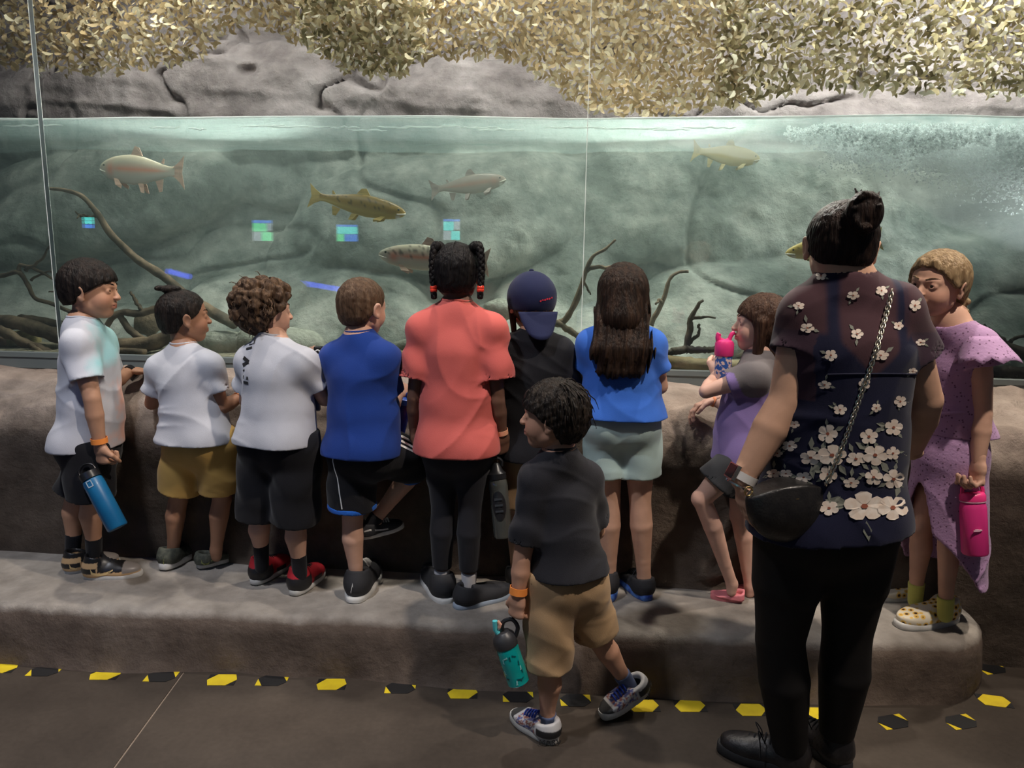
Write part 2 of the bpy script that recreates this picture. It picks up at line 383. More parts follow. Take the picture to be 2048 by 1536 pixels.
# step: rounded concrete ledge the children stand on; right end curves round
path = [(-5.0, 2.36), (-3.2, 2.33), (-2.0, 2.335), (-1.4, 2.36), (-.77, 2.385), (-.2, 2.385), (.3, 2.39), (.9, 2.42), (1.2, 2.45)]
path = [tuple(p) for p in spline(path, 6)]
for a in np.linspace(-75, 20, 10):    # the rounded corner
    path.append((1.23+.26*math.cos(math.radians(a)), 2.71+.26*math.sin(math.radians(a))))
path += [(1.50, 2.9), (1.5, 3.2)]
path = np.array(path); tt = np.gradient(path, axis=0); nrm = np.c_[tt[:, 1], -tt[:, 0]]; nrm /= np.linalg.norm(nrm, axis=1)[:, None]
prof = [(.012, 0), (.004, .03), (0, .09), (-.003, .15), (-.012, .195), (-.03, .214), (-.06, .22), (-.16, .222)]
V = []
for i, (p, n) in enumerate(zip(path, nrm)):
    for j, (o, z) in enumerate(prof):
        w = .012*fbm(p[0]*3, z*6+5, p[1]*3, 3)*(1 if z < .2 else .3); zz = z+(.006*fbm(p[0]*2.2, p[1]*2.2, 4, 2) if z > .1 else 0)
        if j == 0: w += .012*vnoise(p[0]*5, 1.0)
        V.append((p[0]+n[0]*(o+w), p[1]+n[1]*(o+w), zz))
k = len(prof); F = [(i*k+j, (i+1)*k+j, (i+1)*k+j+1, i*k+j+1) for i in range(len(path)-1) for j in range(k-1)]
mb = MB(); mb.add(V, F)
inner = [i*k+k-1 for i in range(len(path))]
# tread surface: strips back to the wall
V2 = []; 
for i in inner:
    x, y, z = V[i]
    for t in np.linspace(0, 1, 6): V2.append((x+(min(x, 1.2)-x)*t, y+(max(3.05, y)-y)*t, z+.004*fbm(x*3, t*3, 0, 2)*(t > 0)))
F2 = [(a*6+b, (a+1)*6+b, (a+1)*6+b+1, a*6+b+1) for a in range(len(inner)-1) for b in range(5)]
mb.add(V2, F2)
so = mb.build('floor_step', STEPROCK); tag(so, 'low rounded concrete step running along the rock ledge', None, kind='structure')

# front rock ledge wall below the glass
def ledge(u, v):
    # v along the profile, u = x
    pr = np.array([(3.30, .945), (3.16, .955), (3.04, .945), (2.93, .915), (2.845, .865), (2.79, .80), (2.77, .72), (2.775, .6), (2.785, .45), (2.79, .3), (2.785, .19), (2.78, -.03)])
    return pr
pr = spline(ledge(0, 0), 8)
xs = np.concatenate([np.arange(-4.6, 2.9, .022)])
d = np.gradient(pr, axis=0); nr = np.c_[-d[:, 1], d[:, 0]]; nr /= np.linalg.norm(nr, axis=1)[:, None]; nr = -nr*np.sign(nr[5, 0]) if nr[5, 0] > 0 else nr
s = np.concatenate([[0], np.cumsum(np.linalg.norm(np.diff(pr, axis=0), axis=1))])
X, S = np.meshgrid(xs, s); Yb = pr[:, 0][:, None]+0*X; Zb = pr[:, 1][:, None]+0*X
# the ledge comes forward on the right, past the end of the step
fwd = np.clip((X-1.15)/.5, 0, 1); fwd = fwd*fwd*(3-2*fwd); Yb = Yb-fwd*.06*np.clip((S-.15)/.3, 0, 1)
big = fbm(X*1.3, S*1.6, 3.0, 3); rid = 1-np.abs(fbm(X*2.3+5, S*2.6, 9.0, 4)); fine = fbm(X*9, S*9, 1.0, 4)
top = np.clip(1-(S-.40)/.25, 0, 1)                    # rough top, smoother face
D = .028*big + .04*np.clip(rid-.72, 0, 1)*2*top + .018*fine*(.25+.75*top) + .05*np.clip(fbm(X*3.3, S*3.3, 7., 3), 0, 1)*top
lip = np.exp(-((S-.52)/.05)**2)*np.clip(fbm(X*1.1+3, 2.0, 0, 2)+.2, 0, 1); D = D+.035*lip
crack = np.abs(fbm(X*.9+.3*S, S*1.2+X*.5, 21., 3)); D = D-.03*np.exp(-(crack/.03)**2)*np.clip((S-.1)*8, 0, 1)
Dm = np.clip(S/.08, 0, 1)
V = np.stack([X, Yb+nr[:, 0][:, None]*D*Dm, Zb+nr[:, 1][:, None]*D*Dm], -1).reshape(-1, 3)
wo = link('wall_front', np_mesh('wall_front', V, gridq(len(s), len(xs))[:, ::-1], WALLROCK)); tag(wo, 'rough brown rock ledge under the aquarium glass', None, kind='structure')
# ================================================================ the tank
TANKROCK = rock_mat('tank_rock', [(.10, .115, .10), (.25, .265, .235), (.50, .495, .44), (.30, .31, .275)], 2.3, 34, 1.0,
                    zsplit=2.10, cols2=[(.10, .080, .080), (.19, .158, .155), (.28, .24, .235)])
xs = np.arange(-4.0, 3.1, .0135); zs = np.arange(.9, 3.2, .0135)
X, Z = np.meshgrid(xs, zs)
base = np.interp(Z, [.86, 1.0, 1.3, 1.7, 2.06, 2.3, 2.7, 3.3], [3.75, 3.9, 4.2, 4.45, 4.6, 4.66, 4.75, 4.9])
BOULD = [(110, 405, 350, 120, -13, .34), (300, 330, 330, 70, -5, .16), (860, 425, 290, 125, -6, .34), (700, 330, 420, 80, 0, .14), (640, 500, 130, 95, -40, .20),
         (725, 630, 150, 80, 5, .30), (520, 625, 130, 70, 0, .26), (900, 665, 150, 62, 0, .26), (1560, 400, 430, 150, 4, .24), (1130, 470, 120, 110, 0, .16),
         (1500, 610, 230, 80, -6, .30), (1850, 545, 260, 62, -5, .26), (1920, 640, 240, 72, 4, .33), (1270, 660, 170, 66, 0, .24), (1120, 610, 140, 90, 0, .16),
         (330, 665, 170, 66, 0, .24), (80, 620, 170, 70, 6, .26), (1690, 490, 200, 50, -3, .22), (2150, 420, 200, 160, 0, .30), (-150, 560, 200, 120, 0, .3),
         (480, 170, 330, 130, 0, .26), (950, 200, 420, 110, 4, .20), (60, 200, 300, 110, -4, .24), (1650, 230, 600, 70, 0, .20), (2150, 190, 300, 120, 0, .2)]
wx = X+.05*fbm(X*2, Z*2, 2., 3); wz = Z+.05*fbm(X*2, Z*2, 8., 3)
Hh = np.zeros_like(X)
for (px, py, rx, ry, rot, pr_) in BOULD:
    c = P(px, py, 4.15); sx = 4.15/1500; a = math.radians(-rot)
    dx = wx-c[0]; dz = wz-c[2]; u = (dx*math.cos(a)+dz*math.sin(a))/(rx*sx*1.06); v = (-dx*math.sin(a)+dz*math.cos(a))/(ry*sx*1.06)
    q = np.clip(1-(np.abs(u)**2.6+np.abs(v)**2.6), 0, 1)
    Hh = np.maximum(Hh, pr_*q**.34)
Hh = Hh+.045*fbm(X*2.1, Z*2.1, 5., 4)+.014*fbm(X*9, Z*9, 3., 4)
strat = np.clip((Z-2.1)*4, 0, 1)
Hh = Hh+strat*.035*(1-np.abs(fbm(X*.8+2, Z*7+.6*X, 11., 3)))
cr = np.abs(fbm(wx*1.1+.5*Z, wz*1.3-.4*X, 36.4, 4)); Hh = Hh-.06*np.exp(-(cr/.03)**2)*strat
cr = np.abs(fbm(X*.7+4, Z*1.0, 41., 3)); Hh = Hh-.045*np.exp(-(cr/.028)**2)*(1-strat)
Yw = base-Hh
Yw = np.maximum(Yw, 3.42+.3*np.clip(Z-1.0, 0, .5))
def back_y(x, z): return float(Yw[int(np.clip((z-.9)/.0135, 0, len(zs)-1)), int(np.clip((x+4.0)/.0135, 0, len(xs)-1))])
V = np.stack([X, Yw, Z], -1).reshape(-1, 3)
bo = link('wall_back', np_mesh('wall_back', V, gridq(len(zs), len(xs)), TANKROCK)); tag(bo, 'sculpted grey green boulder wall inside the aquarium', kind='structure')
# gravel bed
X2, Y2 = np.meshgrid(np.arange(-4.4, 3.5, .03), np.arange(3.345, 4.3, .03)); Z2 = .985+.012*fbm(X2*8, Y2*8, 0, 3)+.05*np.clip(Y2-3.4, 0, 1)
gb = link('floor_gravel', np_mesh('floor_gravel', np.stack([X2, Y2, Z2], -1).reshape(-1, 3), gridq(X2.shape[0], X2.shape[1]), rock_mat('gravel', [(.16, .14, .10), (.32, .28, .2), (.44, .40, .32)], 9, 70, .9)))
tag(gb, 'sandy gravel bed along the bottom of the aquarium', kind='structure')

# glass panes with two vertical seams, grey bottom rail
gm = bpy.data.materials.new('aquarium_glass'); gm.use_nodes = True; nt = gm.node_tree; nt.nodes.clear()
o = nn(nt, 'ShaderNodeOutputMaterial'); tr = nn(nt, 'ShaderNodeBsdfTransparent'); tr.inputs[0].default_value = (.965, .985, .975, 1)
gl = nn(nt, 'ShaderNodeBsdfGlossy'); gl.inputs['Roughness'].default_value = 0.0; fr = nn(nt, 'ShaderNodeFresnel'); fr.inputs[0].default_value = 1.45
mx = nn(nt, 'ShaderNodeMixShader'); nt.links.new(fr.outputs[0], mx.inputs[0]); nt.links.new(tr.outputs[0], mx.inputs[1]); nt.links.new(gl.outputs[0], mx.inputs[2]); nt.links.new(mx.outputs[0], o.inputs[0])
SEAM = [-4.6, -2.425, .013, 3.4]
for i in range(3):
    mb = MB(); mb.box((SEAM[i]+.0004, 3.295, .99), (SEAM[i+1]-.0004, 3.32, 3.25)); g = mb.build('window_%d' % (i+1), gm, smooth=False)
    tag(g, ['leftmost aquarium glass pane left of the first seam', 'wide middle aquarium glass pane between the two seams', 'aquarium glass pane on the right of the second seam'][i], kind='structure')
for i in (1, 2):
    mb = MB(); mb.box((SEAM[i]-.0014, 3.2935, .99), (SEAM[i]+.0014, 3.3215, 3.25)); g = mb.build('trim_%d' % i, mat('seam_silicone', (.80, .86, .82), .3), smooth=False)
    tag(g, ['pale vertical glass seam near the boy in tie-dye', 'pale vertical glass seam beside the long-haired girl'][i-1], kind='structure')
mb = MB(); mb.box((-4.6, 3.262, .93), (3.4, 3.345, .992)); mb.box((-4.6, 3.255, .982), (3.4, 3.292, 1.004))
g = mb.build('trim_3', mat('rail_paint', (.115, .14, .14), .5, color2=(.15, .17, .165), scale=3), smooth=False); tag(g, 'dark grey metal rail along the bottom of the glass', kind='structure')
mb = MB(); mb.lathe([(.0, 0), (.014, .001), (.016, .006), (.010, .012), (0, .014)], 16, M=Matrix.Translation((.012, 3.272, 1.004)))
tag(mb.build('suction_cap', mat('white_plastic', (.8, .8, .78), .4)), 'small white plastic cap at the foot of the glass seam', 'cap')

# water: body, surface, waterline with its glint painted white
wm = bpy.data.materials.new('murky_water'); wm.use_nodes = True; nt = wm.node_tree; nt.nodes.clear()
o = nn(nt, 'ShaderNodeOutputMaterial'); tr = nn(nt, 'ShaderNodeBsdfTransparent'); nt.links.new(tr.outputs[0], o.inputs['Surface'])
vs_ = nn(nt, 'ShaderNodeVolumeScatter'); vs_.inputs['Color'].default_value = (.78, .92, .86, 1); vs_.inputs['Density'].default_value = .26; vs_.inputs['Anisotropy'].default_value = .2
va = nn(nt, 'ShaderNodeVolumeAbsorption'); va.inputs['Color'].default_value = (.50, .84, .74, 1); va.inputs['Density'].default_value = .16
ad = nn(nt, 'ShaderNodeAddShader'); nt.links.new(vs_.outputs[0], ad.inputs[0]); nt.links.new(va.outputs[0], ad.inputs[1]); nt.links.new(ad.outputs[0], o.inputs['Volume'])
mb = MB(); mb.box((-4.5, 3.325, .9), (3.38, 4.95, 2.045)); g = mb.build('water_body', wm, smooth=False); tag(g, 'murky green aquarium water filling the tank', 'water', kind='stuff')
sm = bpy.data.materials.new('water_surface'); sm.use_nodes = True; nt = sm.node_tree; nt.nodes.clear(); L = nt.links.new
o = nn(nt, 'ShaderNodeOutputMaterial'); tr = nn(nt, 'ShaderNodeBsdfTransparent'); tr.inputs[0].default_value = (.93, .98, .96, 1)
gl = nn(nt, 'ShaderNodeBsdfGlossy'); gl.inputs['Roughness'].default_value = .12; gl.inputs['Color'].default_value = (.85, .95, .92, 1)
tl = nn(nt, 'ShaderNodeBsdfTranslucent'); tl.inputs[0].default_value = (.26, .35, .33, 1)
tc = nn(nt, 'ShaderNodeTexCoord'); mp = nn(nt, 'ShaderNodeMapping'); mp.inputs['Scale'].default_value = (1, 3.2, 1); L(tc.outputs['Object'], mp.inputs[0])
n1 = nn(nt, 'ShaderNodeTexNoise'); n1.inputs['Scale'].default_value = 7; n1.inputs['Detail'].default_value = 5; n1.inputs['Distortion'].default_value = 1.2; L(mp.outputs[0], n1.inputs['Vector'])
bp = nn(nt, 'ShaderNodeBump'); bp.inputs['Strength'].default_value = .6; bp.inputs['Distance'].default_value = .03; L(n1.outputs['Fac'], bp.inputs['Height']); L(bp.outputs[0], gl.inputs['Normal'])
m1 = nn(nt, 'ShaderNodeMixShader'); m1.inputs[0].default_value = .5; L(gl.outputs[0], m1.inputs[1]); L(tl.outputs[0], m1.inputs[2])
m2 = nn(nt, 'ShaderNodeMixShader'); m2.inputs[0].default_value = .50; L(tr.outputs[0], m2.inputs[1]); L(m1.outputs[0], m2.inputs[2]); L(m2.outputs[0], o.inputs[0])
X3, Y3 = np.meshgrid(np.arange(-4.4, 3.4, .022), np.arange(3.328, 4.9, .03))
Z3 = 2.055+.010*fbm(X3*1.7, Y3*5, 0, 3)+.005*fbm(X3*6, Y3*14, 0, 2)+.016*np.clip(X3-1.2, 0, 1)*fbm(X3*8, Y3*9, 2., 3)
front = 2.062+.008*fbm(X3[0]*1.6, .3, 0, 2); Z3[0] = front
g = link('water_surface', np_mesh('water_surface', np.stack([X3, Y3, Z3], -1).reshape(-1, 3), gridq(X3.shape[0], X3.shape[1]), sm)); tag(g, 'rippling water surface seen from below through the glass', 'water', kind='stuff')
mb = MB(); xx = np.arange(-4.4, 3.4, .03); mb.tube(np.c_[xx, 0*xx+3.327, np.interp(xx, X3[0], front)+.002], .0048+.002*vnoise(xx*3, 0), 8)  # white tube colour stands in for lamplight caught by the meniscus
wf = bpy.data.materials.new('painted_glint'); wf.use_nodes = True; nt = wf.node_tree; nt.nodes.clear(); o = nn(nt, 'ShaderNodeOutputMaterial'); tl = nn(nt, 'ShaderNodeBsdfTranslucent'); df = nn(nt, 'ShaderNodeBsdfDiffuse'); m1 = nn(nt, 'ShaderNodeMixShader')
for q in (tl, df): q.inputs[0].default_value = (.95, .98, .96, 1)
m1.inputs[0].default_value = .65; nt.links.new(df.outputs[0], m1.inputs[1]); nt.links.new(tl.outputs[0], m1.inputs[2]); nt.links.new(m1.outputs[0], o.inputs[0]); MATS['painted_glint'] = wf
g = mb.build('waterline', wf); tag(g, 'waterline across the whole glass with its bright glint painted white', 'waterline', kind='stuff')
# glints on the waves under the surface, painted as thin white tubes
mb = MB()
for (px, py, w) in ((60, 234, 70), (330, 250, 34), (395, 258, 20), (540, 236, 30), (570, 240, 90), (690, 245, 30), (790, 243, 40), (735, 266, 40), (860, 240, 60), (960, 246, 40), (1000, 262, 50), (1150, 246, 60), (1260, 252, 70), (1340, 258, 40), (1420, 246, 50)):
    c = P(px, py+1, 3.42+.004*(py-232)); n = 9; t = np.linspace(-1, 1, n); c[2] = 2.045
    pts = np.c_[c[0]+t*w*.0023, c[1]+.01*vnoise(t*3+px, py), c[2]+.003*vnoise(t*4+px, 2.0)]; mb.tube(pts, .0035*(1-t**2)**.5+.0006, 6)
g = mb.build('wave_glints', MATS['painted_glint']); tag(g, 'thin white tubes painting wave glints just below the waterline', 'ripples', kind='stuff')
# churning bubbles on the right
bub = bpy.data.materials.new('bubble_white'); bub.use_nodes = True; nt = bub.node_tree; nt.nodes.clear(); o = nn(nt, 'ShaderNodeOutputMaterial'); tr = nn(nt, 'ShaderNodeBsdfTransparent'); tl = nn(nt, 'ShaderNodeBsdfTranslucent'); tl.inputs[0].default_value = (.95, .99, .98, 1); df = nn(nt, 'ShaderNodeBsdfDiffuse'); df.inputs[0].default_value = (.95, .99, .98, 1)
m1 = nn(nt, 'ShaderNodeMixShader'); m1.inputs[0].default_value = .75; m2 = nn(nt, 'ShaderNodeMixShader'); m2.inputs[0].default_value = .55; nt.links.new(df.outputs[0], m1.inputs[1]); nt.links.new(tl.outputs[0], m1.inputs[2]); nt.links.new(tr.outputs[0], m2.inputs[1]); nt.links.new(m1.outputs[0], m2.inputs[2]); nt.links.new(m2.outputs[0], o.inputs[0])
prng = np.random.RandomState(3); N = 150000
px = 1250+1000*prng.rand(N)**.55; edge = np.clip((px-1250)/750, 0, 1.4)
pt = np.array([P(a, 240, 1.0) for a in px[:1]])
Yp = 3.36+prng.rand(N)**1.3*.75
xl = np.array([P(1250, 240, 1.0)[0], P(2250, 240, 1.0)[0]]); xp = (xl[0]+(px-1250)/1000*(xl[1]-xl[0]))*Yp
zp = 2.045-np.abs(prng.normal(size=N))*(.015+.085*edge**2)
nz = fbm(xp*3.2, Yp*2, zp*4.5, 4); keep = .45*nz > .42-.95*np.clip((px-1560)/420, -.6, 1)+.55*np.clip((2.045-zp)/.35-.2, 0, 2)
plume = np.stack([xp, Yp, zp], -1)[keep][:42000]
oct_ = np.array([(1, 1, 1), (-1, -1, 1), (-1, 1, -1), (1, -1, -1)])*.8
ot = np.array([(0, 1, 2), (0, 3, 1), (0, 2, 3), (1, 3, 2)])
rr = .0018+.0055*prng.rand(len(plume))**2
V = (plume[:, None, :]+oct_[None]*rr[:, None, None]).reshape(-1, 3); T = (ot[None]+4*np.arange(len(plume))[:, None, None]).reshape(-1, 3)
g = link('bubbles', np_mesh('bubbles', V, T, bub)); tag(g, 'cloud of white bubbles churning at the right end of the tank', 'bubbles', kind='stuff')
# drifting clouds of the finest bubbles: nested cloud-shaped volumes of haze
def haze(name, grow, dens, label):
    S = SDF((.35, 3.335, 1.45), (3.3, 4.25, 2.042), .035); r = np.random.RandomState(9)
    for px, py, rx, rz in ((1500, 262, 150, 26), (1650, 270, 130, 45), (1780, 275, 140, 62), (1880, 300, 130, 85), (1960, 320, 110, 100), (2060, 330, 160, 130), (2250, 320, 220, 170)):
        c = P(px, py, 3.66); f_ = 3.66/1500; S.ell(c, np.array((rx*f_*1.1+grow, .24+grow, rz*f_+grow)), k=.08)
    g = S.all(); S.f = S.f+(.05*fbm(g[0]*4.5, g[1]*4.5, g[2]*6.5, 3)+.0).astype(np.float32); S.f = np.maximum(S.f, (g[2]-2.036).astype(np.float32)); S.f = np.maximum(S.f, (3.345-g[1]).astype(np.float32))
    m = bpy.data.materials.new(name); m.use_nodes = True; nt = m.node_tree; nt.nodes.clear(); o = nn(nt, 'ShaderNodeOutputMaterial'); tr = nn(nt, 'ShaderNodeBsdfTransparent'); nt.links.new(tr.outputs[0], o.inputs['Surface'])
    v = nn(nt, 'ShaderNodeVolumeScatter'); v.inputs['Color'].default_value = (.97, 1, .99, 1); v.inputs['Density'].default_value = dens; nt.links.new(v.outputs[0], o.inputs['Volume'])
    V, Q = S.mesh(2); g = link(name, np_mesh(name, V, Q, m)); tag(g, label, 'haze', kind='stuff')
haze('bubble_haze', .03, 1.1, 'milky haze of fine bubbles at the right of the tank')

# ---------------------------------------------------------------- camouflage nets
def net_mat(name, cols):
    m = bpy.data.materials.new(name); m.use_nodes = True; nt = m.node_tree; nt.nodes.clear(); L = nt.links.new
    o = nn(nt, 'ShaderNodeOutputMaterial'); g = nn(nt, 'ShaderNodeNewGeometry'); r = nn(nt, 'ShaderNodeValToRGB'); r.color_ramp.interpolation = 'CONSTANT'
    e = r.color_ramp.elements; e[0].color = (*cols[0], 1); e[1].position = 1/len(cols); e[1].color = (*cols[1], 1)
    for i, c in enumerate(cols[2:]): k = e.new((i+2)/len(cols)); k.color = (*c, 1)
    L(g.outputs['Random Per Island'], r.inputs[0])
    d = nn(nt, 'ShaderNodeBsdfDiffuse'); t = nn(nt, 'ShaderNodeBsdfTranslucent'); L(r.outputs[0], d.inputs[0]); L(r.outputs[0], t.inputs[0])
    mx = nn(nt, 'ShaderNodeMixShader'); mx.inputs[0].default_value = .4; L(d.outputs[0], mx.inputs[1]); L(t.outputs[0], mx.inputs[2]); L(mx.outputs[0], o.inputs[0]); return m
NETM = net_mat('net_cloth', [(.60, .46, .28), (.48, .35, .19), (.80, .70, .50), (.36, .27, .15), (.70, .58, .38), (.54, .41, .24)])
NETD = net_mat('net_cloth_green', [(.20, .165, .085), (.42, .34, .19), (.66, .56, .38), (.30, .25, .14), (.78, .70, .54), (.50, .40, .24)])
EDGE = np.array([(-300, 120), (0, 128), (150, 143), (280, 138), (380, 120), (425, 88), (465, 48), (540, 62), (610, 92), (690, 138), (760, 150), (812, 148), (845, 112), (960, 112), (1015, 118), (1080, 152), (1130, 190), (1172, 220), (1240, 229), (1340, 230), (1400, 217), (1500, 206), (1560, 188), (1640, 172), (1750, 176), (1850, 182), (2048, 192), (2400, 190)], float)
def net(x0, x1, Yn, mate, tilt, label, seed, dens=1.0):
    r = np.random.RandomState(seed); mb = []; Vs = []; Fs = []; off = 0
    a = .0215/dens
    L0 = P(x0, 100, Yn)[0]; L1 = P(x1, 100, Yn)[0]; n = int((L1-L0)/a)
    for i in range(n):
        for j in range(60):
            x = L0+(i+.5*(j % 2))*a; z = 3.25-j*a*.87
            px = 1024; v = np.array([x, Yn, z])-CAM; dpt = v@_fw; px = 1024+FPX*(v@_R)/dpt; py = 768-FPX*(v@_U)/dpt
            edge = np.interp(px, EDGE[:, 0], EDGE[:, 1])+6*math.sin(px*.11+seed)
            if py > edge or py < -75: continue
            hang = np.clip(1-(edge-py)/60, 0, 1)
            tl = tilt(px) if callable(tilt) else tilt
            y = Yn+.05*float(vnoise(x*2.2, z*2.2, seed))+.05*hang*r.rand()+.02*r.normal()*tl
            # a crescent flap: 3 x 2 quads, curled
            ang = r.rand()*6.28 if tl > .3 else (math.pi/3*r.randint(6)); s = a*(.74+.34*r.rand()); cu = .5+.8*r.rand()
            tx = r.normal()*.6*tl; ty = r.normal()*.6*tl
            uu = np.linspace(-1, 1, 4); q = []
            for u in uu:
                for w in (-1, 0, 1):
                    wid = .42*(1-.55*u*u); lx = u*s; lz = w*wid*s+.35*s*u*u; ly = cu*tl*.45*s*(u*u)+.25*s*tl*w
                    q.append((lx*math.cos(ang)-lz*math.sin(ang), ly, lx*math.sin(ang)+lz*math.cos(ang)))
            q = np.array(q); q[:, 1] += q[:, 0]*tx+q[:, 2]*ty
            Vs.append(q+np.array([x+.2*a*r.normal()*tl, y, z+.2*a*r.normal()*tl])); Fs.append(np.array([(k*3+w, k*3+w+1, (k+1)*3+w+1, (k+1)*3+w) for k in range(3) for w in range(2)])+off); off += 12
    o = link('camouflage_net', np_mesh('camouflage_net', np.vstack(Vs), np.vstack(Fs), mate, smooth=False)); tag(o, label, 'net', 'camouflage nets over the tank'); return o
net(-250, 842, 3.92, NETM, lambda p: .9 if p < 420 else .8, 'tan camouflage net hanging over the left rocks', 1)
net(600, 862, 3.86, NETD, 1.0, 'darker folded end of camouflage net hanging beside the rock peak', 2)
net(838, 1500, 3.95, NETM, lambda p: .25+.5*abs(p-1170)/330, 'tan camouflage net spread flat with open holes above the glass seam', 3)
net(1440, 2300, 3.90, NETD, 1.0, 'shaggy olive and cream camouflage net at the right end', 4)
# lit window and dim back room behind the nets
mb = MB(); c0 = P(1182, -60, 5.6); c1 = P(1226, 112, 5.6); mb.box((c0[0], 5.6, c1[2]), (c1[0], 5.63, c0[2]))
g = mb.build('light_panel', mat('lit_panel', (.9, .9, .95), .5, emit=(.88, .92, 1), estr=1.6), smooth=False); tag(g, 'bright white lit panel showing through the camouflage net', 'light')
mb = MB(); mb.box((-5.5, 6.0, .5), (4.5, 6.1, 4.2)); g = mb.build('wall_rear', mat('rear_wall_paint', (.16, .16, .17), .9), smooth=False); tag(g, 'dim grey wall far behind the nets', kind='structure')
for px0, px1, py in ((1180, 1420, 14), (700, 860, 4), (1040, 1170, 30)):
    a = P(px0, py, 5.4); b = P(px1, py-6, 5.4); mb = MB(); mb.tube([a, (a+b)/2, b], .012, 8)
    tag(mb.build('ceiling_pipe', mat('pipe_paint', (.55, .58, .62), .4)), {1180: 'pale pipe crossing behind the lit panel', 700: 'pale pipe above the dark net fold', 1040: 'pale pipe left of the lit panel'}[px0], 'pipe')
# ================================================================ people
def skin_mat(name, c):
    return mat(name, c, .5, color2=tuple(min(1, v*1.12) for v in c), scale=14, detail=3, attr='tint', spec=.35, bump=.03, bscale=220)
EYE = [mat('eye_white', (.72, .70, .68), .25), mat('iris_brown', (.035, .02, .012), .2)]
def combine(parts):
    V = []; Q = []; T = []; o = 0
    for v, q, t in parts:
        if len(v) == 0: continue
        V.append(v); Q.append(q+o); T.append(t if t is not None else np.ones((len(v), 3))); o += len(v)
    return np.vstack(V), np.vstack(Q), np.vstack(T)
def head_mesh(S, H, hf, hc, neck, nr, child=True, face=True):
    pass
def make_head(p):
    "head and neck sculpted in the head's own axes, returned in world"
    H = p['H']; R = p['hf']; c = p['hc']; h = H*.0155
    nb = R.T@(p['neck']-c); nr = p.get('neck_r', .19*H)
    S = SDF((-.52*H, -.56*H, -.95*H), (.52*H, .60*H, .56*H), h); E = lambda *a: np.array(a)*H; k = .05*H
    S.ell(E(0, -.07, .10), E(.375, .44, .40), k=k); S.ell(E(0, .07, -.16), E(.285, .30, .33), k=.09*H)
    S.ell(E(0, .21, -.38), E(.13, .11, .10), k=.09*H)
    for sx in (-1, 1):
        S.ell(E(.15*sx, .20, -.17), E(.13, .14, .15), k=.09*H)                       # cheek
        S.cone(E(.22*sx, .0, -.27), E(.06*sx, .22, -.41), .075*H, .06*H, k=.07*H)    # jaw
        S.cone(E(.05*sx, .355, .065), E(.19*sx, .285, .06), .045*H, .04*H, k=.05*H)   # brow
        S.ell(E(.145*sx, .385, -.005), E(.085, .06, .05), k=.05*H, sub=True)            # socket
        S.ell(E(.14*sx, .315, -.005), E(.075, .055, .058), k=.02*H)                      # lid
        S.ell(E(.138*sx, .385, -.004), E(.058, .045, .026), k=.006*H, sub=True)
    S.cone(E(0, .345, .03), E(0, .425, -.125), .033*H, .048*H, k=.035*H); S.ell(E(0, .415, -.135), E(.075, .05, .04), k=.025*H)
    S.ell(E(.035, .41, -.165), E(.018, .02, .014), k=.012*H, sub=True); S.ell(E(-.035, .41, -.165), E(.018, .02, .014), k=.012*H, sub=True)
    S.ell(E(0, .345, -.245), E(.105, .055, .04), k=.03*H); S.ell(E(0, .345, -.295), E(.085, .055, .036), k=.025*H)
    S.cone(E(-.10, .365, -.27), E(.10, .365, -.27), .007*H, .007*H, k=.012*H, sub=True)
    for sx in (-1, 1):
        Re = frame(0, 0, 12*sx)@np.array([[math.cos(.35*sx), math.sin(.35*sx), 0], [-math.sin(.35*sx), math.cos(.35*sx), 0], [0, 0, 1]])
        S.ell(E(.385*sx, -.05, -.05), E(.035, .085, .135), Re, k=.02*H); S.ell(E(.415*sx, -.035, -.045), E(.02, .05, .08), Re, k=.02*H, sub=True)
        S.ell(E(.372*sx, -.015, -.155), E(.03, .045, .045), k=.02*H)
    S.cone(E(0, -.12, -.22), nb, nr, nr*1.08, k=.07*H)
    V, Q = S.mesh(1)
    T = np.ones((len(V), 3)); L = V/H
    lip = np.exp(-((L[:, 0]/.10)**2+((L[:, 2]+.27)/.045)**2)**2)*(L[:, 1] > .3); T *= 1-lip[:, None]*np.array([.12, .42, .38])
    chk = np.exp(-(((np.abs(L[:, 0])-.2)/.12)**2+((L[:, 2]+.15)/.1)**2))*(L[:, 1] > .1); T *= 1-chk[:, None]*np.array([0, .10, .10])
    return V@R.T+c, Q, T
